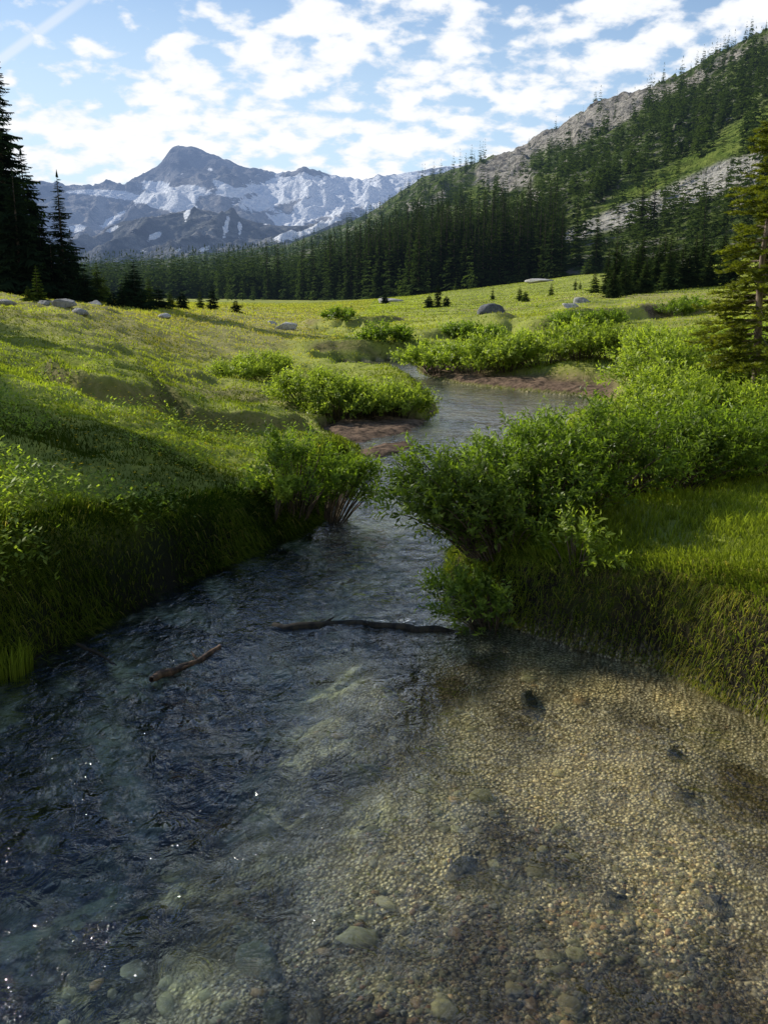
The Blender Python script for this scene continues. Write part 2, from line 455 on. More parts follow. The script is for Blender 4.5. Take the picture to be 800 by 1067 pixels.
# ------------------------------------------------------------------ river surface
m = new('river_water')
P = m.pos()
mp = m.n('ShaderNodeMapping', {'Vector': P, 'Scale': (1.0, .62, 1), 'Rotation': (0, 0, .35)}).outputs[0]
mp2 = m.n('ShaderNodeMapping', {'Vector': P, 'Scale': (1.0, .8, 1), 'Rotation': (0, 0, -.3)}).outputs[0]
w1 = m.noise(mp, 2.2, 3, .5, .6); w2 = m.noise(mp2, 7.5, 4, .55, 1.0); w3 = m.noise(mp, 24, 3, .5, .6)
calm = m.attr('calm').outputs['Fac']
hh = m.math('ADD', m.math('MULTIPLY', w1, .10), m.math('ADD', m.math('MULTIPLY', w2, .045), m.math('MULTIPLY', w3, .009)))
hh = m.math('MULTIPLY', hh, m.math('MULTIPLY_ADD', calm, -.42, 1.15))
bp = m.n('ShaderNodeBump', {'Height': hh, 'Strength': 1.0, 'Distance': 1.0}).outputs[0]
inc = m.n('ShaderNodeNewGeometry').outputs['Incoming']
cosv = m.math('ABSOLUTE', m.n('ShaderNodeVectorMath', {0: inc, 1: bp}, operation='DOT_PRODUCT').outputs['Value'])
fr = m.math('MULTIPLY_ADD', m.math('POWER', m.math('SUBTRACT', 1.0, cosv, None, True), 4.4), .965, .035)
tr = m.n('ShaderNodeBsdfTransparent', {'Color': m.mixc(calm, (.68, .79, .88), (.98, .98, .88))}).outputs[0]
gl = m.n('ShaderNodeBsdfGlossy', {'Color': (1, 1, 1, 1), 'Roughness': .035, 'Normal': bp}).outputs[0]
rf = m.n('ShaderNodeBsdfRefraction', {'Color': m.mixc(calm, (.68, .79, .88), (.98, .98, .88)), 'Roughness': .0, 'IOR': 1.2, 'Normal': bp}).outputs[0]
M_water = m.finish(m.mixs(fr, m.mixs(.34, tr, rf), gl))

wy = np.exp(np.linspace(math.log(1.4), math.log(41), 330)) - 4.0
wu = np.linspace(-.75, .6, 300)
WX = wu[None, :] * (wy[:, None] + 4.6); WY = np.repeat(wy[:, None], len(wu), 1)
wd = river_d(WX, WY)
LOGA = [at_z(157, 716), at_z(228, 672), at_z(290, 654), at_z(410, 650), at_z(482, 656)]
lsd, lfr = seg_sd(WX, WY, [(float(a), float(b)) for a, b in LOGA])
lw = sstep(0, .2, lfr) * (1 - sstep(.85, 1, lfr))
wz = .012 * fbm(WX * 1.8, WY * 1.1, 3, 90) + .006 * fbm(WX * 6, WY * 4, 2, 91) + lw * (.016 * np.exp(-((lsd - .10) / .16) ** 2) - .012 * np.exp(-((lsd + .12) / .12) ** 2))
wcalm = sstep(-.9, 1.0, WX - .12 * WY + .75) * (1 - sstep(5.2, 6.8, WY)) + .6 * sstep(9, 13, WY)
Fw = grid_faces(len(wy), len(wu))
keep = (wd.ravel()[Fw].min(1) < .22)
Fw = Fw[keep]
used = np.unique(Fw); rm = np.full(WX.size, -1); rm[used] = np.arange(len(used)); 
me = mk_mesh('river', np.stack([WX, WY, wz], -1).reshape(-1, 3)[used], rm[Fw], M_water, True, {'calm': np.clip(wcalm, 0, 1).ravel()[used]})
tag(link('river', me), kind='structure')

# ------------------------------------------------------------------ pebbles on the bed (stuff)
def pebble_cloud(n, pxr, pyr, size, cols, accept, seed, sub=1, flat=.36):
    r = np.random.default_rng(seed)
    px = r.uniform(*pxr, n); py = r.uniform(*pyr, n)
    X, Y = at_z(px, py, -.15)
    z, d, s, rt, _ = terrain(X, Y)
    k = (d < -.06) & accept(px, py, r.random(n))
    X, Y, z = X[k], Y[k], z[k]; n = len(X)
    iv, fc = icosphere(sub)
    sz = size[0] * (size[1] / size[0]) ** (r.random(n) ** 3.0)
    a = r.random(n) * 6.283
    sx = sz * r.uniform(.8, 1.35, n); sy = sz * r.uniform(.7, 1.1, n); szz = sz * flat * r.uniform(.7, 1.2, n)
    lump = 1 + .16 * r.standard_normal((n, len(iv)))
    v = iv[None] * lump[..., None]
    vx = v[..., 0] * sx[:, None]; vy = v[..., 1] * sy[:, None]; vz = v[..., 2] * szz[:, None]
    V = np.stack([X[:, None] + vx * np.cos(a)[:, None] - vy * np.sin(a)[:, None],
                  Y[:, None] + vx * np.sin(a)[:, None] + vy * np.cos(a)[:, None], np.minimum(z[:, None] + szz[:, None] * .35 + vz, -.015)], -1)
    Fc = (fc[None] + (np.arange(n) * len(iv))[:, None, None])
    cols = np.array(cols); c = cols[r.integers(0, len(cols), n)] * r.uniform(.75, 1.6, (n, 1)) * np.array([1.0, .985, .94])
    return V.reshape(-1, 3), Fc.reshape(-1, 3), np.repeat(c, len(iv), 0)

tan = [(.56, .46, .30), (.64, .54, .37), (.40, .31, .19), (.42, .38, .30), (.72, .63, .47), (.20, .17, .13), (.48, .33, .19)]
olive = [(.05, .05, .04), (.06, .05, .03), (.13, .135, .07), (.18, .17, .09), (.10, .085, .05), (.19, .10, .055), (.07, .075, .06), (.24, .23, .15), (.12, .12, .11)]
pale = [(.34, .33, .19), (.26, .25, .14), (.38, .35, .22), (.14, .14, .09), (.28, .19, .10)]
pcs = [pebble_cloud(17000, (420, 860), (650, 1110), (.003, .015), tan, lambda a, b, q: q < (.2 + .8 * sstep(-120, 150, a - 560 + (b - 850) * .2)) * (.12 + 1.0 * sstep(.34, .62, vnoise(a * .014, b * .02, 8))), 1),
       pebble_cloud(7500, (180, 760), (830, 1110), (.007, .024), olive, lambda a, b, q: q < sstep(800, 960, b) * sstep(150, 420, a), 2),
       pebble_cloud(240, (60, 620), (640, 1080), (.025, .06), pale, lambda a, b, q: (q < .15 + .75 * (vnoise(a * .012, b * .018, 3) > .55)), 3, 2, .3)]
V, Fc, Cc = [], [], []; o = 0
for v, f, c in pcs: V.append(v); Fc.append(f + o); Cc.append(c); o += len(v)
m = new('pebble_surface')
nz = m.noise(m.pos(), 60, 3)
c = m.mixc(1.0, m.attr('col').outputs['Color'], m.mixc(nz, (.55, .55, .55), (1.3, 1.3, 1.3)), 'MULTIPLY')
P = m.pos()
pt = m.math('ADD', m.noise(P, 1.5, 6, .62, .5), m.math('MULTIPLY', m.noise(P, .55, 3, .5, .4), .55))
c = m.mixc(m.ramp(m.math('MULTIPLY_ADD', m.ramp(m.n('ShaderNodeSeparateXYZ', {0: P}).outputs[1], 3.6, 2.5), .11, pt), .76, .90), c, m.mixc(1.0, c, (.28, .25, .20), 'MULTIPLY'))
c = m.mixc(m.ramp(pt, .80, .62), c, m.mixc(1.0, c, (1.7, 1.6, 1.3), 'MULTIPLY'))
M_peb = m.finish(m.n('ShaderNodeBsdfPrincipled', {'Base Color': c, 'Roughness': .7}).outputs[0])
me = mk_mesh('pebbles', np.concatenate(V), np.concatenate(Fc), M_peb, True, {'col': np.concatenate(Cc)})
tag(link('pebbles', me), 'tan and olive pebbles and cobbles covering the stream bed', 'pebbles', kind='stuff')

# ------------------------------------------------------------------ rocks
def rock(name, loc, size, mat, label, cat='boulder', group=None, seed=0, sub=4, rot=0.0):
    V, Fc = icosphere(sub); r = np.random.default_rng(seed)
    dirs = r.standard_normal((11, 3)); dirs /= np.linalg.norm(dirs, axis=1)[:, None]
    off = r.uniform(.48, .92, 11)
    rad = np.min(np.where(V @ dirs.T > .15, off / np.maximum(V @ dirs.T, .15), 1.1), 1)
    V = V * np.minimum(rad, 1.08)[:, None] * (1 + .10 * fbm(V[:, 0] * 2 + seed, V[:, 1] * 2 + V[:, 2] * 1.7, 4, seed)[:, None])
    V = V * np.array(size)[None]
    c, s = math.cos(rot), math.sin(rot)
    V = np.c_[V[:, 0] * c - V[:, 1] * s, V[:, 0] * s + V[:, 1] * c, V[:, 2]]
    o = link(name, mk_mesh(name, V, Fc, mat, False)); o.location = loc
    return tag(o, label, cat, group)

def put(px, Y, zg=.5):
    X = float(x_of(px, Y, zg)); z = float(gz(X, Y)[0])
    X = float(x_of(px, Y, z)); return X, Y, float(gz(X, Y)[0])

for px, Y, s, mt, lab in [
    (512, 66, (1.0, .8, .75), M_rock_dark, 'dark grey boulder alone in the sloping meadow beyond the willow hedge'),
    (296, 52, (.95, .6, .30), M_rock_pale, 'long pale flat boulder in the meadow left of the far stream bend'),
    (594, 72, (.75, .6, .40), M_rock_pale, 'pale boulder in the meadow above the cut earth bank, lower of two'),
    (606, 80, (.95, .6, .35), M_rock, 'grey boulder just uphill of the pale boulder above the cut earth bank'),
    (48, 27.5, (.26, .2, .14), M_rock, 'grey rock on the crest of the left hill beside the small lit sapling'),
    (66, 26.5, (.34, .24, .16), M_rock, 'largest of the grey rocks on the left hill, below the lone spruce'),
    (84, 26, (.24, .2, .13), M_rock, 'grey rock lowest down the crest of the left hill'),
    (6, 25, (.3, .2, .10), M_rock, 'flat grey rock at the left end of the hill crest'),
    (172, 40, (.35, .3, .2), M_rock_pale, 'pale rock in the shade below the dark trees on the left'),
    (100, 44, (.38, .28, .2), M_rock, 'shaded grey rock between the lone spruce and the pale green young tree'),
    (283, 56, (.28, .2, .30), M_rock_pale, 'small upright pale stone beside the long flat boulder'),
    (446, 43.5, (.5, .4, .2), M_rock, 'low rock at the bare earth slip in the middle meadow'),
    (405, 150, (2.2, 1.2, .6), M_rock_pale, 'bright pale rock at the forest edge above the middle of the meadow'),
    (565, 185, (3.6, 1.5, .6), M_rock_pale, 'long pale slab at the edge of the forest on the right slope'),
    (682, 120, (1.2, .9, .6), M_rock_pale, 'pale boulder among the young conifers on the right slope'),
    (664, 66, (.5, .4, .25), M_rock, 'small grey rock at the foot of the dark cut bank on the right'),
]:
    x, y, z = put(px, Y); rock('boulder', (x, y, z + s[2] * .25), s, mt, lab, 'boulder', 'boulders in the meadow', seed=int(px), rot=px)

for px, py, s, mt, lab in [
    (482, 900, (.12, .055, .03), M_stone_dark, 'dark flat stone under the shallow water near the lower middle'),
    (550, 742, (.13, .06, .07), M_stone_dark, 'dark stone under the water below the right bank'),
    (712, 838, (.055, .05, .04), M_stone_dark, 'small dark stone on the tan gravel bed near the right edge'),
    (742, 940, (.07, .055, .04), M_stone_dark, 'dark stone low on the gravel bed in the right corner'),
    (700, 800, (.05, .04, .04), M_stone_dark, 'little dark stone on the gravel bed below the bank shadow'),
    (640, 935, (.07, .05, .04), M_stone_dark, 'dark stone in the middle of the pebbly shallows'),
    (420, 695, (.3, .15, .12), M_stone_dark, 'broad dark submerged rock just below the sunken log'),
    (272, 962, (.13, .09, .06), M_stone, 'large pale green submerged stone near the bottom of the stream'),
    (288, 1025, (.07, .06, .05), M_stone, 'pale green stone near the lower edge of the stream'),
    (275, 822, (.18, .10, .09), M_stone, 'pale olive stone in the middle of the stream bed'),
    (190, 735, (.14, .08, .09), M_stone, 'pale stone under the ripples below the driftwood branch'),
    (375, 800, (.12, .07, .08), M_stone, 'olive stone in the deeper middle water right of centre'),
]:
    x, y = at_z(px, py, -.15); z = float(gz(x, y)[0])
    rock('stream_stone', (float(x), float(y), min(z + s[2] * .3, -.03 - s[2])), s, mt, lab, 'stone', 'stones on the stream bed', seed=px, rot=px * .1)

# ------------------------------------------------------------------ driftwood
def log(name, ends, rad, mat, label, seed, wob=.03, branch=None):
    r = np.random.default_rng(seed); a, b = np.array(ends[0]), np.array(ends[1])
    n = 14; t = np.linspace(0, 1, n)[:, None]
    pts = a + (b - a) * t; w = np.cumsum(r.standard_normal((n, 3)), 0) * wob * .35; w -= w[0] + (w[-1] - w[0]) * t
    w[:, 2] *= .4; pts = pts + w
    rr = rad * (1 - .45 * t[:, 0]) * r.uniform(.82, 1.15, n); rr[0] *= .6; rr[-1] *= .3
    c0 = pts.mean(0); V, Fc = tube(pts - c0, rr, 8)
    root = empty(name, tuple(c0), label, 'log')
    link('trunk', mk_mesh('log_trunk', V, Fc, mat, True), root)
    for s in (branch or []):
        i = int(s[0] * (n - 1)); p = pts[i] - c0
        bpts = [p, p + np.array(s[1]) * .5 + r.standard_normal(3) * .01, p + np.array(s[1])]
        V, Fc = tube(bpts, [rad * .4, rad * .3, rad * .1], 6); link('branch_stub', mk_mesh('branch_stub', V, Fc, mat, True), root)
a = at_z(158, 714, .0); b = at_z(232, 668, .0)
log('driftwood', [(float(a[0]), float(a[1]), .035), (float(b[0]), float(b[1]), -.01)], .026, M_drift, 'reddish brown driftwood branch breaking the stream surface', 3, .03, [(.35, (.10, .05, .03)), (.6, (-.06, .08, .04))])
a = at_z(285, 652, 0); b = at_z(485, 656, 0)
log('sunken_log', [(float(a[0]), float(a[1]), -.005), (float(b[0]), float(b[1]), -.03)], .045, M_wet, 'dark wet log lying across the stream, barely out of the water', 8, .07, [(.5, (.05, -.12, .05)), (.3, (.12, .06, .05))])
a = at_z(80, 672, 0); b = at_z(122, 692, 0)
log('sunken_branch', [(float(a[0]), float(a[1]), .008), (float(b[0]), float(b[1]), -.01)], .014, M_wet, 'thin dark branch in the ripples near the left bank', 9, .02)

# ------------------------------------------------------------------ conifers
def conifer(seed, h, r0, whorls, nb, twigs, base=.04, power=.85, droop=.25, wide=.42, jag=.3, rise=.15, hang=.9):
    r = np.random.default_rng(seed); T = []; tint = []
    for wi in range(whorls):
        t = base + (1 - base) * ((wi + r.uniform(-.3, .3)) / whorls)
        t = min(max(t, base), .985)
        Lw = r0 * ((1 - t) ** power + .03) * (1 + jag * (r.random() - .5))
        k = max(3, int(nb * (1 - .35 * t)))
        a0 = r.random() * 6.28
        for b in range(k):
            a = a0 + 6.283 * b / k + r.uniform(-.35, .35)
            L = Lw * r.uniform(.62, 1.12)
            u = np.array([math.cos(a), math.sin(a), 0]); pr = np.array([-u[1], u[0], 0])
            p0 = np.array([0, 0, h * t + r.uniform(-.01, .01) * h])
            sl = rise * (t - .3) * 2.2 + r.uniform(-.1, .1)
            def ax(s): return p0 + u * L * s + np.array([0, 0, sl * L * s - droop * L * s * s + .5 * droop * L * s ** 4])
            tv = r.random() * .6
            for j in range(twigs):
                s = .12 + .88 * (j + .5) / twigs
                for sd in (-1, 1):
                    wl = L * wide * (1.08 - s) * r.uniform(.7, 1.3) + .04 * L
                    q0 = ax(max(s - .7 / twigs, 0)); q1 = ax(min(s + .6 / twigs, 1))
                    tip = ax(s) + pr * sd * wl + u * wl * .55 + np.array([0, 0, -hang * wl * r.uniform(.2, 1.0)])
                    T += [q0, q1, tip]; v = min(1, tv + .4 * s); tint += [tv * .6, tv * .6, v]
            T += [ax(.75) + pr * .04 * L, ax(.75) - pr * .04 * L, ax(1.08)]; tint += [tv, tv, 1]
    for k in range(3):   # leader
        a = k * 2.09
        T += [(.012 * h * math.cos(a), .012 * h * math.sin(a), .95 * h), (.012 * h * math.cos(a + 2), .012 * h * math.sin(a + 2), .95 * h), (0, 0, h * 1.015)]; tint += [.3, .3, .8]
    T = np.array(T); return T, np.arange(len(T)).reshape(-1, 3), np.array(tint)

def trunk_mesh(h, r, mat, name='trunk', sides=6, bend=0.0):
    t = np.linspace(0, 1, 7)
    V, Fc = tube(np.c_[bend * np.sin(t * 5), bend * .5 * np.cos(t * 4) - bend * .5, -.03 * h + t * h * 1.01], r * (1 - .93 * t), sides)
    return mk_mesh(name, V, Fc, mat, True)

def plant_tree(name, mc, mt, loc, label, cat, group=None, rz=0, sc=1.0):
    o = empty(name, loc, label, cat, group, rz, sc)
    link('trunk', mt, o); link('crown', mc, o)
    return o

# tall spruces on the left
for i, (px, Y, h, r0, lab) in enumerate([
    (2, 56, 14.6, 2.3, 'tallest dark spruce, at the left edge above the hill'),
    (14, 58, 14.3, 2.4, 'tall dark spruce just right of the tallest one, its spire almost as high'),
    (34, 61, 9.2, 2.5, 'shorter dark spruce at the right side of the tall left clump'),
    (24, 53, 7.0, 2.1, 'dark bushy spruce in front of the tall left clump'),
    (-20, 55, 12.5, 2.6, 'dark spruce cut off by the left edge of the photo'),
    (47, 59, 5.4, 1.8, 'low dark spruce between the tall clump and the lone spruce'),
    (69, 58, 7.6, 1.35, 'lone slender spruce standing right of the tall clump on the left hill'),
    (78, 62, 4.6, 1.5, 'low dark spruce hugging the right foot of the lone spruce'),
    (57, 56, 3.9, 1.3, 'low dark spruce hugging the left foot of the lone spruce')]):
    x, y, z = put(px, Y, 2.4)
    T, Fc, tn = conifer(100 + i, h, r0, int(22 + h * 3.0), 9, 7, .02, .72 if h > 9 else .8, .4, .42, .75, .15, 1.0)
    plant_tree('spruce', mk_mesh('spruce_crown', T, Fc, M_spruce, False, {'tint': tn}), trunk_mesh(h, .018 * h, M_bark), (x, y, z - .1), lab, 'spruce', 'dark spruces on the left hill')

for i, (px, Y, h, r0, mt, lab) in enumerate([
    (40, 28.5, 1.05, .38, M_young, 'small sunlit sapling on the crest of the left hill'),
    (30, 28.0, .5, .30, M_young, 'knee high sapling at the left foot of the sunlit sapling'),
    (103, 60, 2.6, .9, M_young, 'yellow green young conifer right of the lone spruce'),
    (110, 66, 2.1, .8, M_young, 'dull green young conifer behind the yellow green one'),
    (142, 56, 2.7, .95, M_spruce, 'dark cone shaped young conifer where the left hill slopes away'),
    (156, 60, 1.9, .7, M_young, 'young conifer right of the dark cone shaped one'),
    (128, 58, 1.5, .7, M_spruce, 'low dark conifer left of the dark cone shaped one'),
    (118, 50, 1.0, .6, M_spruce, 'low dark conifer in the shade below the yellow green young tree'),
    (90, 54, 2.0, 1.0, M_spruce, 'low dark conifer in the shade just right of the lone spruce'),
    (134, 63, 2.2, 1.0, M_spruce, 'dark conifer behind and left of the cone shaped one'),
    (166, 57, 1.5, .9, M_spruce, 'squat dark conifer at the right end of the dark fringe'),
    (190, 64, 1.4, .8, M_spruce, 'low dark conifer where the left tree shadow meets the meadow'),
    (148, 50, 1.1, .8, M_spruce, 'knee high dark conifer in front of the cone shaped one'),
    (178, 62, 1.2, .5, M_young, 'small conifer at the edge of the left tree shadow'),
    (222, 75, 2.0, .7, M_spruce, 'dark young conifer in front of the distant forest, left of the flat boulder'),
    (246, 66, 1.0, .7, M_spruce, 'squat dark conifer at the meadow edge above the left shadow'),
    (209, 80, 1.7, .6, M_young, 'young conifer beside the dark one in front of the distant forest'),
    (360, 70, 1.25, .35, M_young, 'small conifer in the middle meadow, left of a close pair'),
    (366, 71, 1.3, .35, M_young, 'small conifer in the middle meadow, right of a close pair'),
    (401, 140, 2.2, .9, M_spruce, 'low dark conifer below the bright pale rock at the forest edge'),
    (456, 95, 2.7, .75, M_spruce, 'dark conifer standing in a clump of brush on the open slope'),
    (447, 96, 1.4, .8, M_spruce, 'low brushy conifer left of the dark one in the clump'),
    (465, 96, 1.2, .8, M_spruce, 'low brushy conifer right of the dark one in the clump'),
    (513, 120, 1.8, .5, M_young, 'tiny pointed conifer alone on the slope above the dark boulder'),
    (541, 105, 1.7, .6, M_young, 'small rounded conifer on the open slope, upper of a pair'),
    (547, 98, 1.2, .7, M_young, 'squat shrubby conifer on the open slope, lower of a pair'),
    (574, 115, 1.6, .5, M_young, 'tiny pointed conifer alone in the middle of the right slope'),
    (599, 125, 1.7, .45, M_young, 'tiny pointed conifer right of the middle of the slope'),
    (604, 126, 1.3, .4, M_young, 'tiniest pointed conifer on the right slope, beside a slightly taller one'),
    (619, 105, 1.7, .7, M_young, 'leaning shrubby conifer left of the dark thicket'),
    (632, 100, 3.5, .8, M_forest, 'slender conifer at the left end of the dark thicket'),
    (640, 95, 4.0, 1.0, M_forest, 'taller conifer second from the left end of the dark thicket'),
    (638, 88, 1.8, .9, M_forest, 'low bushy conifer at the front left of the dark thicket'),
    (650, 92, 2.6, 1.1, M_forest, 'bushy conifer in the front row of the dark thicket'),
    (662, 96, 3.2, 1.1, M_forest, 'conifer in the middle of the dark thicket'),
    (672, 92, 2.5, 1.0, M_forest, 'short conifer right of the middle of the dark thicket'),
    (684, 100, 3.6, 1.1, M_forest, 'conifer beside the pale boulder in the dark thicket'),
    (696, 97, 3.9, 1.2, M_forest, 'broad conifer toward the right end of the dark thicket'),
    (709, 100, 3.4, 1.1, M_forest, 'conifer near the right end of the dark thicket'),
    (722, 104, 3.8, 1.2, M_forest, 'last conifer of the dark thicket, behind the near fir'),
    (738, 100, 3.4, 1.1, M_forest, 'conifer half hidden by the left boughs of the near fir'),
    (645, 104, 3.9, 1.0, M_forest, 'slim conifer in the back row of the dark thicket, left half'),
    (656, 102, 3.0, 1.1, M_forest, 'rounded conifer in the back row of the dark thicket'),
    (667, 104, 4.1, 1.1, M_forest, 'tallest slim conifer in the back row of the dark thicket'),
    (678, 106, 3.3, 1.0, M_forest, 'conifer behind the pale boulder in the dark thicket'),
    (690, 106, 4.2, 1.1, M_forest, 'tall conifer in the back row of the dark thicket, right half'),
    (702, 108, 3.7, 1.1, M_forest, 'narrow conifer in the back row of the dark thicket, right half'),
    (716, 100, 2.9, 1.1, M_forest, 'low conifer in front of the last conifer of the dark thicket'),
    (730, 108, 4.0, 1.1, M_forest, 'slim conifer left of the boughs of the near fir'),
    (752, 106, 4.2, 1.2, M_forest, 'dark conifer close behind the boughs of the near fir'),
    (762, 98, 3.8, 1.2, M_forest, 'conifer seen through the boughs of the near fir')]):
    if 'thicket' in lab or 'near fir' in lab: h *= 1.45; r0 *= 1.25
    x, y, z = put(px, Y, 2)
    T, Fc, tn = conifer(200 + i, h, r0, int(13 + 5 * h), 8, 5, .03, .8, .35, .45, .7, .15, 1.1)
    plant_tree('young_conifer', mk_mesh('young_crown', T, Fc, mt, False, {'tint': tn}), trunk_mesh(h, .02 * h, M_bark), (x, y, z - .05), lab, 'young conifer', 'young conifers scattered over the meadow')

# the near fir on the right: boughs of needle sprays on real twigs
def near_fir(h=3.7):
    r = np.random.default_rng(77); T = []; tint = []; wood = []
    def trunk(t): return np.array([-.16 * float(sstep(.0, .14, t)) + .03 * math.sin(t * 9), .05 * math.sin(t * 6), h * t])
    tp = [trunk(t) for t in np.linspace(0, 1, 26)]
    tp[0] = tp[0] + np.array([.05, 0, -.25])
    tv, tf = tube(tp, .050 * (1 - np.linspace(0, 1, 26)) ** .8 + .008, 9)
    boughs = 0
    nw = 36
    for wi in range(nw):
        t = .20 + .78 * wi / nw
        for b in range(6 if t < .8 else 5):
            if r.random() < .10: continue
            a = r.random() * 6.283
            L = (.82 * (1 - t) ** .7 + .13) * r.uniform(.55, 1.15)
            if t < .2: L *= .7
            u = np.array([math.cos(a), math.sin(a), 0]); pr = np.array([-u[1], u[0], 0])
            p0 = trunk(t); sl = r.uniform(-.15, .15) + .35 * (t - .4); dr = r.uniform(.25, .5)
            def ax(s): return p0 + u * L * s + np.array([0, 0, sl * L * s - dr * L * s * s + .25 * L * s ** 3])
            wood.append(tube([ax(s) for s in np.linspace(0, .95, 5)], [.010 * (L + .3), .008 * (L + .3), .006 * (L + .3), .004, .002], 4))
            ntw = max(8, int(L * 30))
            for j in range(ntw):
                s = .22 + .78 * (j + r.random()) / ntw
                sd = 1 if j % 2 else -1
                wl = (L * .34 * (1.1 - s) + .05) * r.uniform(.6, 1.2)
                q = ax(min(s, 1)); dv = pr * sd * wl * .8 + u * wl * .6 + np.array([0, 0, -wl * r.uniform(-.1, .4)])
                nn = int(16 + wl * 110); tw = r.random() * .5
                e = dv / np.linalg.norm(dv); side = np.cross(e, [0, 0, 1]); side /= np.linalg.norm(side) + 1e-6; upv = np.cross(side, e)
                for k in range(nn):
                    f = (k + r.random()) / nn; c = q + dv * f
                    ph = r.uniform(-.9, 3.9)
                    nd = side * math.cos(ph) + upv * abs(math.sin(ph)) * .8 + e * .7; nd /= np.linalg.norm(nd)
                    ln = r.uniform(.035, .060); wd = np.cross(nd, r.standard_normal(3)); wd /= np.linalg.norm(wd) + 1e-6
                    T += [c - wd * .0075, c + wd * .0075, c + nd * ln]; x = min(1, tw + .5 * s * f + r.random() * .15); tint += [x * .7, x * .7, x]
    T = np.array(T)
    return T, np.array(tint), (tv, tf), join(wood)
T, tn, tw, bw = near_fir()
x, y, z = put(795, 12, .65)
o = empty('fir_tree', (x, y, z), 'sunlit slender fir with crooked pale trunk at the right edge, above the willows', 'fir tree')
link('trunk', mk_mesh('fir_trunk', *tw, M_firbark, True), o)
link('boughs', mk_mesh('fir_boughs', *bw, M_firbark, True), o)
link('crown', mk_mesh('fir_crown', T, np.arange(len(T)).reshape(-1, 3), M_fir, False, {'tint': tn}), o)

# trees outside the frame on the left: they stand on the same hill and throw their shade over it
for i, (X, Y, h, r0, lab) in enumerate([
    (-15.5, 17.5, 9.5, 2.3, 'spruce on the left hill outside the photo, nearest the stream'),
    (-14.2, 22.0, 7.5, 1.9, 'spruce on the left hill outside the photo, second from the stream'),
    (-20.0, 24.5, 9.0, 2.0, 'spruce on the left hill outside the photo, beside the tall clump'),
    (-11.2, 13.4, 8.0, 2.0, 'small spruce on the left hill outside the photo'),
    (-14.0, 15.8, 9.0, 2.3, 'broad spruce on the left hill outside the photo')]):
    T, Fc, tn = conifer(150 + i, h, r0, 30, 8, 6, .03, .8, .35, .36, .6)
    plant_tree('spruce', mk_mesh('spruce_crown', T, Fc, M_spruce, False, {'tint': tn}), trunk_mesh(h, .018 * h, M_bark), (X, Y, float(gz(X, Y)[0]) - .1), lab, 'spruce', 'spruces beyond the left edge')

# ------------------------------------------------------------------ hillside
HC = dict(px=[-60, 60, 130, 300, 380, 440, 545, 600, 700, 800, 1000, 1150],
          by=[470, 420, 360, 300, 250, 222, 212, 200, 190, 180, 150, 135],
          bp=[305, 307, 309, 313, 311, 306, 296, 288, 282, 268, 235, 210],
          ry=[1700, 1600, 1500, 1280, 1120, 940, 750, 680, 560, 480, 380, 330],
          rp=[282, 280, 276, 256, 226, 186, 158, 122, 84, 34, -70, -150])
def hill(px, s):
    by = np.interp(px, HC['px'], HC['by']); bp_ = np.interp(px, HC['px'], HC['bp'])
    ry = np.interp(px, HC['px'], HC['ry']); rp = np.interp(px, HC['px'], HC['rp'])
    _, _, bz = at_y(px, bp_, by); _, _, rz = at_y(px, rp, ry)
    Y = by + (ry - by) * s
    prof = np.where(s <= 1, s * (.82 + .18 * s), 1 - .5 * (s - 1))
    z = bz + (rz - bz) * prof
    X = x_of(px, Y, z)
    amp = 9 * sstep(.05, .35, s)
    n = ridged(X * .012, Y * .012, 5, 301) * amp * (.35 + .65 * (1 - sstep(.8, 1.0, s)) )
    rock = rockmask(px, proj(X, Y, z)[1])
    n = n + rock * (5 * ridged(X * .05, Y * .05, 4, 310) + 2 * np.abs(fbm(X * .15, Y * .15, 3, 311)))
    return X, Y, z + n - 3 * (1 - sstep(-.06, .03, s))

def rockmask(px, py):
    n = fbm(px * .03, py * .03, 4, 320)
    # crag band under the ridge, running down to the left
    mid = np.interp(px, [430, 520, 590, 660, 720, 800, 900], [215, 180, 137, 106, 84, 36, -10])
    wid = np.interp(px, [430, 500, 560, 640, 700, 800], [5, 18, 27, 20, 5, 9])
    a = np.exp(-((py - mid) / wid) ** 2) * (px > 420)
    b = .8 * np.exp(-(((px - 707) / 16) ** 2 + ((py - 150) / 9) ** 2)) + .7 * np.exp(-(((px - 560) / 14) ** 2 + ((py - 205) / 10) ** 2))
    return np.clip(sstep(.35, .62, a * (1 + 1.3 * n) + .12 * n + b * .8), 0, 1)
def talus(px, py):
    n = fbm(px * .04, py * .04, 3, 330)
    lo = np.interp(px, [560, 600, 640, 700, 760, 830], [262, 250, 238, 222, 200, 182])
    hi = np.interp(px, [560, 600, 640, 700, 760, 830], [256, 236, 216, 192, 165, 140])
    return sstep(-4, 4, py - hi - 5 * n) * sstep(-4, 4, lo - py - 5 * n) * (px > 575)
def green(px, py):
    n = fbm(px * .03, py * .05, 3, 340)
    hi = np.interp(px, [600, 650, 700, 760, 830], [228, 196, 166, 132, 88])
    lo = np.interp(px, [560, 600, 640, 700, 760, 830], [256, 236, 216, 192, 165, 140])
    g = sstep(-5, 5, py - hi - 8 * n) * sstep(-4, 4, lo - py) * (px > 590)
    g2 = np.exp(-(((px - 495) / 14) ** 2 + ((py - 202) / 9) ** 2))
    return np.maximum(g, sstep(.3, .6, g2))

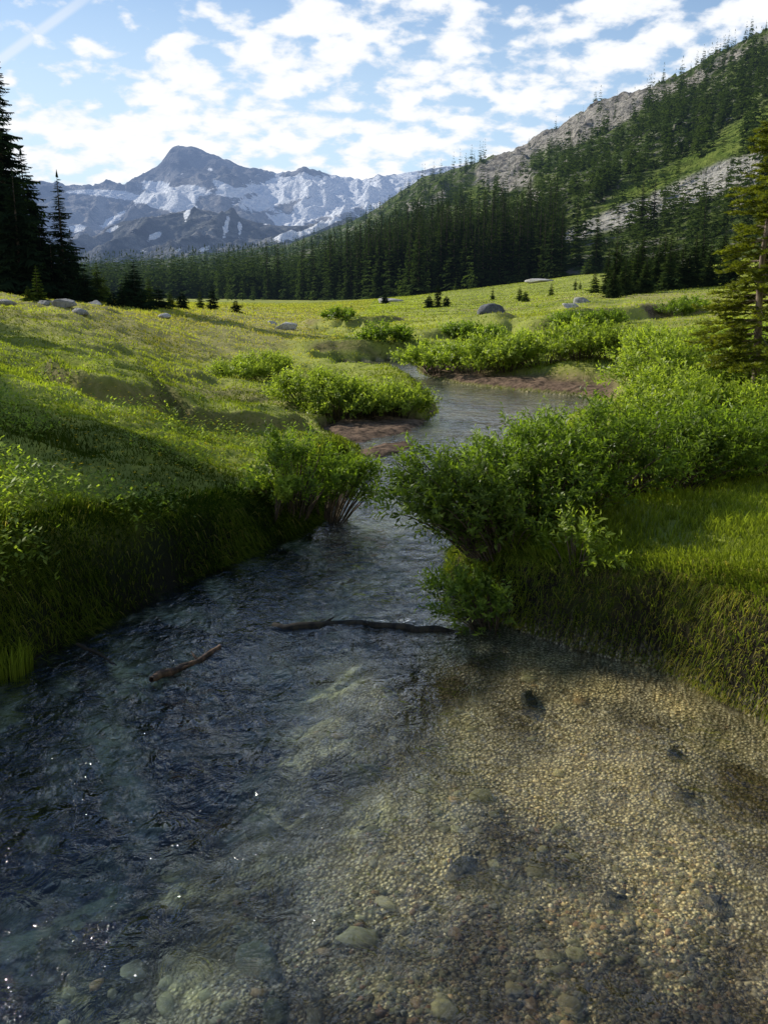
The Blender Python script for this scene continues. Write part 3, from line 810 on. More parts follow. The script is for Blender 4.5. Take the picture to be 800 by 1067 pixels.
nc, nr = 520, 300
PX, S = np.meshgrid(np.linspace(-60, 1150, nc), np.r_[np.linspace(-.08, 1.04, nr - 12), np.linspace(1.06, 1.6, 12)])
hx, hy, hz = hill(PX, S)
_, hpy = proj(hx, hy, hz)
m = new('hillside_ground')
P = m.pos()
n1 = m.noise(P, .03, 6, .65); n2 = m.noise(P, .16, 6, .7); n3 = m.noise(P, .5, 4, .7)
c = m.mixc(m.ramp(n1, .35, .65), (.055, .085, .022), (.125, .16, .042))
c = m.mixc(m.ramp(n2, .50, .64), c, (.26, .24, .20))
gr = m.mixc(m.ramp(n2, .35, .65), (.10, .15, .028), (.20, .24, .055))
c = m.mixc(m.attr('green').outputs['Fac'], c, gr)
rk = m.mixc(m.ramp(n2, .35, .62), (.13, .12, .105), (.46, .42, .36))
rk = m.mixc(m.ramp(n3, .5, .75), rk, (.07, .075, .05))
c = m.mixc(m.attr('rock').outputs['Fac'], c, rk)
ta = m.mixc(m.ramp(n3, .35, .6), (.20, .19, .165), (.52, .49, .43))
c = m.mixc(m.attr('talus').outputs['Fac'], c, ta)
bp = m.n('ShaderNodeBump', {'Height': m.math('ADD', n2, m.math('MULTIPLY', n3, .4)), 'Strength': .9, 'Distance': 5.0}).outputs[0]
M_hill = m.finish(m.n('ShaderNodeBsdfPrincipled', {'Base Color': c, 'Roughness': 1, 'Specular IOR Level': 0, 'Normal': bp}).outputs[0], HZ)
me = mk_mesh('hillside', np.stack([hx, hy, hz], -1).reshape(-1, 3), grid_faces(nr, nc), M_hill, True,
             {'rock': rockmask(PX, hpy).ravel(), 'talus': talus(PX, hpy).ravel(), 'green': green(PX, hpy).ravel()})
tag(link('hillside', me), kind='structure')

# forest on it
sg = np.linspace(0, 1.03, 240)
ncand = 10500
cpx = rng.uniform(-20, 900, ncand); cs = np.empty(ncand)
tq = rng.random(ncand)
for i in range(ncand):
    by = np.interp(cpx[i], HC['px'], HC['by']); ry = np.interp(cpx[i], HC['px'], HC['ry'])
    q = by / (by + (ry - by) * sg); w = np.r_[0, np.cumsum(np.abs(np.diff(q)) + .0016)]
    cs[i] = np.interp(tq[i] * w[-1], w, sg)
# a dense front edge along the foot
nf = 620
fpx = rng.uniform(-20, 860, nf); fs = rng.uniform(0, 1, nf) ** 1.5 * .07 - .05 * sstep(.45, .8, vnoise(fpx * .035, fpx * 0 + 3.3, 77)) * rng.random(nf) * (fpx < 560)
cpx = np.r_[cpx, fpx]; cs = np.r_[cs, fs]
fx, fy, fz = hill(cpx, cs)
lowm = cs < .06
fz[lowm] = np.maximum(fz[lowm], gz(fx[lowm], fy[lowm]))
_, fpy = proj(fx, fy, fz)
rk = rockmask(cpx, fpy); tl = talus(cpx, fpy); gn = green(cpx, fpy)
q = rng.random(len(cpx))
dens = np.where(cs > .10, .52, .78) * (1 - .86 * rk) * (1 - .86 * tl) * (1 - .88 * gn)
# clear of trees: the open slope below the talus on the right
open_ = (cpx > 585) & (cs < .02)
dens = np.where(open_, .13, dens)
below = (cpx > 580) & (cs >= .02) & (tl < .3) & (fpy > np.interp(cpx, [560, 600, 640, 700, 760, 830], [256, 236, 216, 192, 165, 140]))
dens = np.where(below, .26, dens)
dens = dens * (.35 + 1.0 * sstep(.3, .62, vnoise(fx * .022, fy * .022, 401)))
k = q < dens
fx, fy, fz, cpx, cs, fpy = fx[k], fy[k], fz[k], cpx[k], cs[k], fpy[k]
hgt = (7.5 + 12.5 * rng.random(len(fx)) ** .8) * np.where(cs > .85, .62, 1.0) * np.where(cs < .15, .98, .82)
hgt = np.where((cpx > 600) & (cs < .1), hgt * rng.uniform(.45, 1.0, len(fx)), hgt)
hgt = np.where((cpx < 350), hgt * .95, hgt)
hgt = hgt * np.where(cs < 0, rng.uniform(.3, .95, len(fx)), 1.0) * np.where(rng.random(len(fx)) < .15, .6, 1.0)
hgt = np.where((cpx > 580) & (cs < .3) & (fpy > 205), hgt * .72, hgt)
size = hgt / fy
order = np.argsort(-np.where((cpx > -5) & (cpx < 805), size, 0))
ind, rest = order[:270], order[270:]

protos = []
for i in range(6):
    T, Fc, tn = conifer(500 + i, 1.0, (.125, .15, .115, .155, .135, .12)[i], 30, 8, 3, .02, (.7, .8, .65, .85, .75, .7)[i], .45, .55, .7, .15, 1.1)
    protos.append((mk_mesh('forest_crown', T, Fc, M_forest, False, {'tint': tn}), trunk_mesh(1.0, .014, M_bark, 'forest_trunk', 5)))
def forest_label(px, s, h):
    if px > 600: return 'tall dark conifer on the lower right slope in front of the pale scree', 'conifers below the scree on the right slope'
    if s > .12: return 'dark conifer on the wooded hillside above the forest edge', 'conifers on the wooded hillside'
    if px > 400: return 'tall dark conifer in the dense stand at the foot of the hillside', 'conifers at the foot of the hillside'
    return 'hazy dark conifer in the distant forest across the valley floor on the left', 'conifers of the distant valley forest'
for n_, i in enumerate(ind):
    mc, mt = protos[n_ % 6]
    lab, grp = forest_label(cpx[i], cs[i], hgt[i])
    o = plant_tree('conifer', mc, mt, (float(fx[i]), float(fy[i]), float(fz[i]) - .3), lab, 'conifer', grp, float(rng.random() * 6.28), float(hgt[i]))
    o.scale = (float(hgt[i] * rng.uniform(.85, 1.25)),) * 2 + (float(hgt[i]),)

lows = [conifer(600 + i, 1.0, (.13, .16, .14, .12, .17)[i], 13, 5, 2, .02, .75, .5, .75, .7, .1, 1.3) for i in range(5)]
Vs = []; Fs = []; Ts = []; o_ = 0
for n_, i in enumerate(rest):
    T, Fc, tn = lows[n_ % 5]; a = rng.random() * 6.28; c_, s_ = math.cos(a), math.sin(a); h = hgt[i]; wdt = h * rng.uniform(.85, 1.3)
    Vs.append(np.c_[(T[:, 0] * c_ - T[:, 1] * s_) * wdt + fx[i], (T[:, 0] * s_ + T[:, 1] * c_) * wdt + fy[i], T[:, 2] * h + fz[i] - .3])
    Fs.append(Fc + o_); Ts.append(np.clip(tn * .7 + rng.random() * .4, 0, 1)); o_ += len(T)
me = mk_mesh('forest', np.concatenate(Vs), np.concatenate(Fs), M_forest, False, {'tint': np.concatenate(Ts)})
tag(link('forest', me), 'dense dark conifer forest covering the hillside up to the ridge', 'forest', kind='stuff')

# low green brush on the hillside
# ------------------------------------------------------------------ mountains
def mountain(name, px_k, py_k, rY, bY, bpy_, nc, nr, amp, nscale, seed, power, mat, snowf, back=.5, pxr=(-160, 640)):
    PX, S = np.meshgrid(np.linspace(*pxr, nc), np.r_[np.linspace(0, 1, nr), np.linspace(1.03, 1.6, 14)])
    rp = np.interp(PX, px_k, py_k)
    _, _, rz = at_y(PX, rp, rY); _, _, bz = at_y(PX, bpy_, bY)
    Y = bY + (rY - bY) * S
    prof = np.where(S <= 1, np.minimum(S, 1) ** power, 1 - back * (S - 1))
    z = bz + (rz - bz) * prof
    X = x_of(PX, Y, z)
    fade = sstep(0, .15, S) * (1 - .85 * sstep(.9, 1.0, S))
    rd = ridged(X * nscale, Y * nscale * .7, 6, seed)
    z = z + amp * fade * rd + amp * .10 * fbm(X * nscale * 9, Y * nscale * 9, 4, seed + 9)
    _, PY = proj(X, Y, z)
    sn = snowf(PX, PY, rd, X, Y)
    me = mk_mesh(name, np.stack([X, Y, z], -1).reshape(-1, 3), grid_faces(nr + 14, nc), mat, False, {'snow': sn.ravel()})
    return tag(link(name, me), kind='structure')

def mtn_mat(name, ra, rb, forest=0.0):
    m = new(name); P = m.pos()
    n1 = m.noise(P, .004, 8, .65); n2 = m.noise(P, .02, 6, .7)
    c = m.mixc(m.ramp(n1, .38, .62), ra, rb)
    c = m.mixc(m.ramp(n2, .45, .62), c, tuple(x * .45 for x in ra))
    if forest: c = m.mixc(m.math('MULTIPLY', m.ramp(m.noise(P, .012, 7, .7), .40, .55), forest), c, (.012, .024, .016))
    s = m.attr('snow').outputs['Fac']
    s = m.ramp(m.math('ADD', s, m.math('ADD', m.math('MULTIPLY_ADD', m.noise(P, .010, 8, .7), 1.7, -.85), m.math('MULTIPLY_ADD', m.noise(P, .045, 5, .7), .6, -.27))), .46, .56)
    c = m.mixc(s, c, (.93, .93, .94))
    bp = m.n('ShaderNodeBump', {'Height': m.math('ADD', n1, n2), 'Strength': 1.0, 'Distance': 45.0}).outputs[0]
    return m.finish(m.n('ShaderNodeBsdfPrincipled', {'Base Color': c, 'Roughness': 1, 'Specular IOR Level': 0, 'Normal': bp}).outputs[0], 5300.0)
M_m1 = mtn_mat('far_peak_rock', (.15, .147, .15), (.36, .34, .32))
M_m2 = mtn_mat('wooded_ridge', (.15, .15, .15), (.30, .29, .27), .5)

def ell(px, py, cx, cy, rx, ry, ang=0.0):
    c, s = math.cos(R(ang)), math.sin(R(ang)); dx, dy = px - cx, py - cy
    a = (dx * c + dy * s) / rx; b = (-dx * s + dy * c) / ry
    return np.exp(-(a * a + b * b))
def snow1(px, py, rd, X, Y):
    v = .15 + .27 * sstep(205, 290, px)
    for e in [(165, 197, 26, 7, 18), (190, 202, 30, 8, -16), (175, 213, 22, 7, 10), (244, 200, 16, 4, -8), (280, 194, 24, 4, -10), (300, 203, 46, 7, -14), (350, 204, 26, 5, -12),
              (118, 229, 16, 4, -30), (220, 176, 6, 5, 0), (130, 205, 30, 3, 4), (325, 220, 36, 6, -28), (308, 192, 20, 4, -20), (100, 200, 30, 2.5, 0),
              (400, 197, 26, 8, -20), (430, 190, 20, 6, -10), (365, 214, 20, 4, -25), (345, 190, 10, 4, 0), (80, 238, 12, 4, 0), (230, 192, 14, 4, 30)]:
        v = v + .75 * ell(px, py, *e)
    v = v - .5 * ell(px, py, 210, 170, 40, 14, 22) - .3 * ell(px, py, 330, 180, 12, 6)
    v = v + .16 * (rd < -.15)
    return np.clip(v, 0, 1)
def snow2(px, py, rd, X, Y):
    v = .10 + .08 * (rd < -.2)
    for e in [(195, 223, 3, 10, 15), (163, 245, 9, 3, -30), (236, 236, 4, 16, 12), (185, 262, 8, 3, -35), (212, 260, 6, 2, -20), (250, 238, 3, 10, 0), (150, 262, 6, 2, 0),
              (285, 232, 14, 3, -10), (300, 245, 16, 4, -20), (330, 238, 24, 4, -25), (345, 228, 20, 3, -28), (120, 238, 12, 3, -20), (80, 240, 10, 3, 0), (260, 262, 10, 3, -20), (315, 225, 10, 3, 0)]:
        v = v + .7 * ell(px, py, *e)
    return np.clip(v, 0, 1)
mountain('mountain', [-160, -50, 0, 45, 70, 100, 132, 140, 148, 156, 163, 172, 178, 186, 200, 214, 235, 260, 279, 290, 300, 312, 317, 325, 340, 365, 378, 395, 415, 440, 480, 640],
         [196, 194, 190, 190, 194, 195, 195.5, 189, 185, 181, 176, 165, 156, 152.5, 154, 158, 166, 177, 187, 189, 186, 182, 178.5, 178, 183, 194, 196, 186, 181.5, 177, 172, 180], 3300, 1950, 296, 620, 240, 62, .0042, 700, 1.15, M_m1, snow1)
mountain('mountain_ridge', [-160, -50, 60, 100, 140, 175, 205, 225, 260, 290, 330, 370, 420, 480, 640],
         [240, 246, 256, 246, 234, 224, 219, 222, 230, 236, 236, 234, 236, 252, 270], 2050, 1500, 302, 520, 170, 34, .008, 800, 1.0, M_m2, snow2)

# ------------------------------------------------------------------ willows
def willow(seed, rx, ry, h, ntwig, leaf, lean=(0, 0), nleaf=11, inner=.35, width=.34):
    r = np.random.default_rng(seed)
    nst = max(14, ntwig // 9)
    # main stems
    a = r.random(nst) * 6.283; rad = np.sqrt(r.random(nst)); 
    el = np.sqrt(np.maximum(1 - (rad * .93) ** 2, .05)) * r.uniform(.75, 1.08, nst)
    tip = np.c_[np.cos(a) * rad * rx + lean[0] * (el), np.sin(a) * rad * ry + lean[1] * (el), h * np.maximum(el, .28)]
    base = np.c_[np.cos(a) * rad * rx * .32, np.sin(a) * rad * ry * .32, np.full(nst, -.08)]
    mid = base * .45 + tip * .55; mid[:, 2] = h * .55 * el + .12 * h
    def curve(i, s): return (1 - s)[:, None] ** 2 * base[i] + 2 * (s * (1 - s))[:, None] * mid[i] + (s ** 2)[:, None] * tip[i]
    stems = []
    for i in range(nst):
        p = curve(np.full(5, i), np.linspace(0, 1, 5)); stems.append(tube(p, np.array([.011, .009, .007, .005, .002]) * (h * .6 + .4), 4))
    # twigs carry rosettes of leaves
    si = r.integers(0, nst, ntwig); ss = inner + (1 - inner) * r.random(ntwig) ** .6
    q = curve(si, ss); q2 = curve(si, np.minimum(ss + .05, 1.05)); dr = q2 - q; dr /= np.linalg.norm(dr, axis=1)[:, None] + 1e-6
    out = q - np.array([0, 0, h * .25]); out /= np.linalg.norm(out, axis=1)[:, None] + 1e-6
    td = dr * .5 + out * .6 + r.standard_normal((ntwig, 3)) * .45 + np.array([0, 0, .35]); td /= np.linalg.norm(td, axis=1)[:, None]
    tl = leaf * r.uniform(1.6, 3.6, ntwig)
    p0 = q + r.standard_normal((ntwig, 3)) * np.array([rx, ry, h]) * .05
    # leaves
    n = ntwig * nleaf; ti = np.repeat(np.arange(ntwig), nleaf); f = np.tile((np.arange(nleaf) + .5) / nleaf, ntwig)
    ax = td[ti]; c = p0[ti] + ax * (tl[ti] * f)[:, None]
    ref = r.standard_normal((n, 3)); side = np.cross(ax, ref); side /= np.linalg.norm(side, axis=1)[:, None] + 1e-6
    ld = ax * r.uniform(.35, .9, n)[:, None] + side * r.uniform(.5, 1.0, n)[:, None]; ld /= np.linalg.norm(ld, axis=1)[:, None]
    L = leaf * r.uniform(.65, 1.2, n) * (1 - .25 * f)
    wv = np.cross(ld, ax + r.standard_normal((n, 3)) * .3); wv /= np.linalg.norm(wv, axis=1)[:, None] + 1e-6
    nv = np.cross(wv, ld)
    W = L * width
    V = np.stack([c, c + ld * (L * .5)[:, None] + wv * (W * .5)[:, None] + nv * (L * .06)[:, None],
                  c + ld * L[:, None] - nv * (L * .10)[:, None], c + ld * (L * .5)[:, None] - wv * (W * .5)[:, None] + nv * (L * .06)[:, None]], 1)
    V = V.reshape(-1, 3); V[:, 2] = np.maximum(V[:, 2], -.25)
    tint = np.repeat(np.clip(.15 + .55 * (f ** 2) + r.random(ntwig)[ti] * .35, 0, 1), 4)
    return V, np.arange(n * 4).reshape(-1, 4), tint, join(stems)

def shrub(seed, px, Y, rx, h, ntwig, leaf, mat, label, group, ry=None, lean=(0, 0), zoff=0, inner=.35, width=.34, nleaf=11):
    x, y, z = put(px, Y); z = max(z, .05)
    h *= .74
    V, Fc, tn, st = willow(seed, rx, ry or rx, h, ntwig, leaf, lean, nleaf, inner, width)
    o = empty('willow_shrub', (x, y, z + zoff), label, 'shrub', group)
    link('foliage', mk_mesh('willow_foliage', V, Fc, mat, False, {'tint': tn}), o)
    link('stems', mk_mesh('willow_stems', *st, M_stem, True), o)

G1 = 'willows on the near right bank'
shrub(1, 516, 6.6, .62, .98, 950, .060, M_willow, 'dark green willow leaning out over the stream from the right bank', G1, lean=(-.40, -.05), ry=.5, inner=.12)
shrub(2, 552, 6.9, .68, .98, 950, .058, M_willow, 'dense willow second from the water on the right bank', G1, ry=.6)
shrub(3, 612, 7.4, .78, .98, 900, .058, M_willow, 'dense willow in the middle of the near right thicket', G1, ry=.65)
shrub(4, 676, 7.9, .82, .90, 850, .058, M_willow, 'willow right of the middle of the near right thicket', G1, ry=.65)
shrub(5, 735, 8.2, .82, .82, 800, .060, M_willow, 'willow below the near fir in the right thicket', G1, ry=.65)
shrub(6, 805, 8.3, .85, .74, 700, .060, M_willow, 'willow cut off by the right edge of the photo', G1, ry=.65)
shrub(7, 600, 5.95, .20, .38, 55, .062, M_willow_pale, 'small bright green willow shoot in front of the dark thicket', G1)
shrub(8, 508, 6.15, .34, .44, 220, .055, M_willow, 'low dark willow hanging over the tip of the right bank', G1, lean=(-.22, -.1), inner=.08)
G2 = 'paler willows behind the right thicket'
for i, (px, Y, rx, h, lab) in enumerate([
    (700, 11.6, .75, .9, 'pale green willow just behind the near right thicket, nearest the water'),
    (728, 11.0, .75, .80, 'pale green willow left of the trunk of the near fir'),
    (838, 11.2, .8, .9, 'pale green willow right of the trunk of the near fir'),
    (694, 15, .95, 1.15, 'pale willow on the bank right of the dirt shore'),
    (745, 15.5, 1.1, 1.25, 'pale willow two rows behind the near right thicket'),
    (795, 16.5, 1.2, 1.3, 'pale willow behind the left boughs of the near fir'),
    (820, 15.5, 1.2, 1.25, 'pale willow at the right edge behind the near fir'),
    (690, 20.5, 1.2, 1.15, 'pale willow joining the right end of the far willow hedge'),
    (745, 21.5, 1.3, 1.15, 'far pale willow at the meadow edge on the right'),
    (800, 22, 1.4, 1.15, 'far pale willow at the meadow edge behind the near fir')]):
    shrub(20 + i, px, Y, rx, h, 620, .07 if Y < 13 else .09, M_willow_pale, lab, G2, inner=.4, width=.42, nleaf=9)
for i, (px, Y, rx, h, lab) in enumerate([
    (585, 48.5, .9, .8, 'dark low brush at the left end of the cut bank on the right'),
    (606, 49.5, 1.0, .9, 'second clump of dark brush from the left under the cut bank'),
    (632, 51.5, 1.1, .9, 'dark brush in the middle of the cut bank on the right'),
    (700, 56, 1.1, .9, 'dark brush at the right end of the cut bank'),
    (720, 57.5, .9, .8, 'last dark brush of the cut bank, beside the near fir'),
    (480, 41.2, .8, .6, 'dark low brush right of the bare earth slip'),
    (500, 42.5, .9, .65, 'dark low brush below the dark grey boulder'),
    (400, 36, .9, .5, 'low brush on the far bank of the upper bend'),
    (352, 57, 1.0, .6, 'low brush on the little terrace behind the upper bend')]):
    shrub(90 + i, px, Y, rx, h, 260, .16, M_willow, lab, 'low brush along the meadow banks', inner=.15, width=.5, nleaf=9)
G3 = 'far willow hedge beyond the dirt shore'
for i, (px, Y, rx, h, lab) in enumerate([
    (456, 27.5, 1.25, .95, 'leftmost willow of the hedge beyond the dirt shore'),
    (492, 26.5, 1.3, 1.1, 'second willow from the left of the hedge beyond the dirt shore'),
    (528, 26, 1.3, 1.2, 'middle willow of the hedge beyond the dirt shore'),
    (565, 25.5, 1.3, 1.2, 'second willow from the right of the hedge beyond the dirt shore'),
    (603, 24.8, 1.3, 1.15, 'rightmost willow of the hedge beyond the dirt shore'),
    (640, 25, 1.2, 1.0, 'low willow past the right end of the dirt shore')]):
    shrub(40 + i, px, Y, rx, h, 560, .115, M_willow_pale, lab, G3, inner=.3, width=.45, nleaf=9)
G4 = 'willows on the point by the gravel bar'
for i, (px, Y, rx, h, lab) in enumerate([
    (322, 17.5, .7, .74, 'left willow on the grassy point by the gravel bar'),
    (352, 17.3, .75, .86, 'tallest willow on the grassy point by the gravel bar'),
    (384, 17.5, .7, .78, 'willow right of the tallest on the grassy point'),
    (416, 17.8, .6, .66, 'low willow at the river tip of the grassy point'),
    (250, 21.5, .6, .52, 'small pale willow in the grass left of the point'),
    (275, 22.3, .7, .62, 'pale willow between the small one and the point')]):
    shrub(60 + i, px, Y, rx, h, 480, .085, M_willow_pale if px < 290 or i % 2 else M_willow_pale, lab, G4, inner=.3, width=.4, nleaf=9)
G5 = 'willows on the left bank'
shrub(80, 305, 9.0, .48, 1.0, 420, .062, M_willow, 'glossy green willow on the left bank beside the stream', G5, lean=(.05, -.05))
shrub(81, 345, 9.3, .42, .85, 320, .062, M_willow, 'willow leaning over the stream from the left bank', G5, lean=(.25, -.1))
shrub(82, 282, 8.6, .28, .48, 110, .060, M_willow_pale, 'small pale willow at the left foot of the glossy one', G5)
# ------------------------------------------------------------------ grass, as ground cover
def blades(n, seed, near):
    r = np.random.default_rng(seed)
    u = r.uniform(-.52, .52, n)
    if near: Y = 1 / r.uniform(1 / 26, 1 / 2.6, n)
    else: Y = np.exp(r.uniform(math.log(9), math.log(240), n))
    X = u * (Y + 1.0)
    z, d, soil, rt, face = terrain(X, Y)
    pxx, pyy = proj(X, Y, z)
    ok = (d > .03) & (r.random(n) > soil * 1.1) & (pxx > -120) & (pxx < 920) & (pyy < 1000)
    ok &= r.random(n) < .35 + .9 * vnoise(X * 1.1 / np.maximum(1, Y / 12), Y * 1.1 / np.maximum(1, Y / 12), 5 + seed)
    ok &= (face < .3) | (X < 0) | (r.random(n) < .55)
    return [v[ok] for v in (X, Y, z, d, face)]

def grass_mesh(X, Y, z, d, face, seed, segs):
    r = np.random.default_rng(seed); n = len(X)
    cl = fbm(X * .9 / np.maximum(1, Y / 14), Y * .9 / np.maximum(1, Y / 14), 3, 12)
    edge = 1 - sstep(.1, .9, d)
    hgt = (.040 + .035 * np.clip(Y / 30, 0, 1.5) + .11 * np.clip(cl + .1, 0, 1) * (1 - .5 * sstep(10, 30, Y)) + .03 * edge * (Y < 14) * (X > 0)) * r.uniform(.5, 1.4, n)
    hgt = hgt + .03 * sstep(.1, .5, X) * (Y < 9) * r.random(n)
    hgt = np.where((X < -.3) & (d > .5) & (Y < 40), hgt * .62, hgt)
    lush = (X < -.6) & (Y < 9.5); hgt = np.where(lush, hgt * 1.15, hgt)
    wid = np.maximum(.0036, Y * .00062) * r.uniform(.7, 1.3, n)
    a = r.random(n) * 6.283; bend = r.uniform(.15, .8, n) * hgt
    # overhanging edge of the cut bank leans to the water
    dx = np.cos(a) * bend; dy = np.sin(a) * bend
    ov = edge * (X > .1) * (Y < 8)
    dx = dx - ov * .6 * hgt; dy = dy - ov * .6 * hgt
    b = r.random(n) * 6.283; wx = np.cos(b) * wid; wy = np.sin(b) * wid
    p0 = np.stack([X, Y, z - .01], -1); w = np.stack([wx, wy, 0 * wx], -1)
    tip = p0 + np.stack([dx, dy, hgt * (1 - .25 * ov)], -1)
    dryv = np.clip(.55 * sstep(14, 32, Y) * (X < -2) + .10 + .45 * sstep(14, 60, Y) * (1 - .7 * sstep(40, 90, Y)), 0, 1)
    tb = np.clip(.30 + 1.0 * fbm(X * .45, Y * .45, 4, 88) + r.uniform(-.25, .25, n) + .35 * sstep(10, 50, Y) - .10 * (X < -.5) * (Y < 10) - .12 * edge * (X < 0) * (Y < 12) + .42 * (X > .5) * (Y < 9), 0, 1)  # left bank edge darkened, near right turf brightened: shade and sunlight put into tint
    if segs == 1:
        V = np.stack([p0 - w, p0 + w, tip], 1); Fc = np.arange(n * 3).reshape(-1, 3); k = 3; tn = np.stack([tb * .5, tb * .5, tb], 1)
    else:
        mid = p0 + np.stack([dx * .35, dy * .35, hgt * .62], -1)
        V = np.stack([p0 - w, p0 + w, mid + w * .75, mid - w * .75, tip], 1); base = np.arange(n)[:, None] * 5
        Fc = np.concatenate([base + np.array([[0, 1, 2]]), base + np.array([[0, 2, 3]]), base + np.array([[3, 2, 4]])]); k = 5
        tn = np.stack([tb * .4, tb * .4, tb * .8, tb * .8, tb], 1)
    return V.reshape(-1, 3), Fc, tn.ravel(), np.repeat(dryv * r.random(n), k)

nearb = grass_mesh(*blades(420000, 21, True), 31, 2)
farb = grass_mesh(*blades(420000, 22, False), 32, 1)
def grass_obj(g, label):
    V, Fc, tn, dr = g
    me = mk_mesh('grass', V, Fc, M_grass, False, {'tint': tn, 'dry': dr})
    tag(link('grass', me), label, 'grass', kind='stuff')
# let the blades turn straw coloured where the hill is dry
gm = M_grass.node_tree
mixn = [n for n in gm.nodes if n.type == 'MIX' and n.blend_type == 'MIX'][0]
dn = gm.nodes.new('ShaderNodeAttribute'); dn.attribute_name = 'dry'
mx = gm.nodes.new('ShaderNodeMix'); mx.data_type = 'RGBA'; mx.inputs[7].default_value = (.42, .34, .11, 1)
outs = [l.to_socket for l in mixn.outputs[2].links]
gm.links.new(dn.outputs['Fac'], mx.inputs[0]); gm.links.new(mixn.outputs[2], mx.inputs[6])
for s in outs: gm.links.new(mx.outputs[2], s)
def turf_edge(n, seed):
    r = np.random.default_rng(seed)
    LL = np.linalg.norm(np.roll(POLY, -1, 0) - POLY, axis=1) * ((POLY[:, 1] < 14) & (POLY[:, 1] > 0)) / np.maximum(POLY[:, 1], 3)
    i = r.choice(len(POLY), n, p=LL / LL.sum()); t = r.random(n)[:, None]
    A = POLY[i]; B = POLY[(i + 1) % len(POLY)]
    ln = np.linalg.norm(B - A, axis=1); p = A + (B - A) * t
    near = (p[:, 1] < 13) & (p[:, 1] > 2.2)
    nrm = np.c_[(B - A)[:, 1], -(B - A)[:, 0]] / (ln[:, None] + 1e-9)
    off = np.where(p[:, 0] > .2, .015 + .40 * r.random(n) ** 1.6, .02 + .6 * r.random(n) ** 1.3)
    q1 = p + nrm * off[:, None]; q2 = p - nrm * off[:, None]
    d1 = river_d(q1[:, 0], q1[:, 1]); q = np.where((d1 > 0)[:, None], q1, q2); out = np.where((d1 > 0)[:, None], -nrm, nrm)
    keep = near & (vnoise(q[:, 0] * 2.3, q[:, 1] * 2.3, 7) > .05 + .25 * r.random(n))
    q = q[keep]; out = out[keep]; n = len(q)
    X, Y = q[:, 0], q[:, 1]; z, d, so, rt, fc = terrain(X, Y)
    k = (so < .5) & (d > .01); X, Y, z, d, out = X[k], Y[k], z[k], d[k], out[k]; n = len(X)
    cl = vnoise(X * 3.1, Y * 3.1, 17)
    L = (.05 + .12 * cl) * r.uniform(.5, 1.3, n) * np.where(X > .2, .55, 1.0)
    a = r.normal(0, .6, n); ox = out[:, 0] * np.cos(a) - out[:, 1] * np.sin(a); oy = out[:, 0] * np.sin(a) + out[:, 1] * np.cos(a)
    hang = 1 - sstep(.15, .5, d)
    reach = L * r.uniform(.3, .8, n); up = L * (.75 - .55 * hang) * r.uniform(.6, 1.2, n); drop = L * hang * r.uniform(.2, 1.0, n)
    p0 = np.stack([X, Y, z - .01], -1); b = r.random(n) * 6.283; wd = np.maximum(.0035, Y * .0006)
    w = np.stack([np.cos(b) * wd, np.sin(b) * wd, 0 * b], -1)
    mid = p0 + np.stack([ox * reach * .5, oy * reach * .5, up], -1)
    tip = p0 + np.stack([ox * reach * 1.2, oy * reach * 1.2, up - drop], -1); tip[:, 2] = np.maximum(tip[:, 2], .003)
    V = np.stack([p0 - w, p0 + w, mid + w * .8, mid - w * .8, tip], 1); base = np.arange(n)[:, None] * 5
    Fc = np.concatenate([base + np.array([[0, 1, 2]]), base + np.array([[0, 2, 3]]), base + np.array([[3, 2, 4]])])
    tb = np.clip(.15 + .5 * cl + r.uniform(-.25, .25, n) - .28 * (X < 0), 0, 1)  # left bank blades darker: the bank's shade is painted into their tint
    dr = (r.random(n) < .45 * (X > .5) * sstep(6.5, 5.2, Y) + .05) * r.uniform(.4, 1, n)
    return V.reshape(-1, 3), Fc, np.stack([tb * .4, tb * .4, tb * .8, tb * .8, tb], 1).ravel(), np.repeat(dr, 5)
grass_obj(turf_edge(170000, 41), 'long grass and moss hanging over the cut stream banks')
def tuft(px, py, n, h, rad, label):
    r = np.random.default_rng(int(px) + 5); x, y = at_z(px, py, 0); a = r.random(n) * 6.283; q = np.sqrt(r.random(n)) * rad
    bx, by_ = np.cos(a) * q, np.sin(a) * q; L = h * r.uniform(.5, 1.15, n); lean = r.uniform(.1, .6, n) * L; b = a + r.normal(0, .7, n); wd = .0032
    p0 = np.stack([bx, by_, np.full(n, -.25)], -1); w = np.stack([np.cos(b + 1.57) * wd, np.sin(b + 1.57) * wd, 0 * b], -1)
    mid = p0 + np.stack([np.cos(b) * lean * .3, np.sin(b) * lean * .3, .25 + L * .6], -1); tip = p0 + np.stack([np.cos(b) * lean, np.sin(b) * lean, .25 + L], -1)
    V = np.stack([p0 - w, p0 + w, mid + w * .8, mid - w * .8, tip], 1); base = np.arange(n)[:, None] * 5
    Fc = np.concatenate([base + np.array([[0, 1, 2]]), base + np.array([[0, 2, 3]]), base + np.array([[3, 2, 4]])])
    o = link('sedge_tuft', mk_mesh('sedge_tuft', V.reshape(-1, 3), Fc, M_grass, False, {'tint': np.tile([.2, .2, .6, .6, .9], n) * np.repeat(r.uniform(.5, 1, n), 5), 'dry': np.zeros(n * 5)}))
    o.location = (float(x), float(y), 0); tag(o, label, 'sedge')
tuft(6, 700, 420, .19, .15, 'bright green sedge tuft standing in the water at the left edge of the photo')
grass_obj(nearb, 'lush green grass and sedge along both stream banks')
grass_obj(farb, 'short sunlit meadow grass across the valley floor')

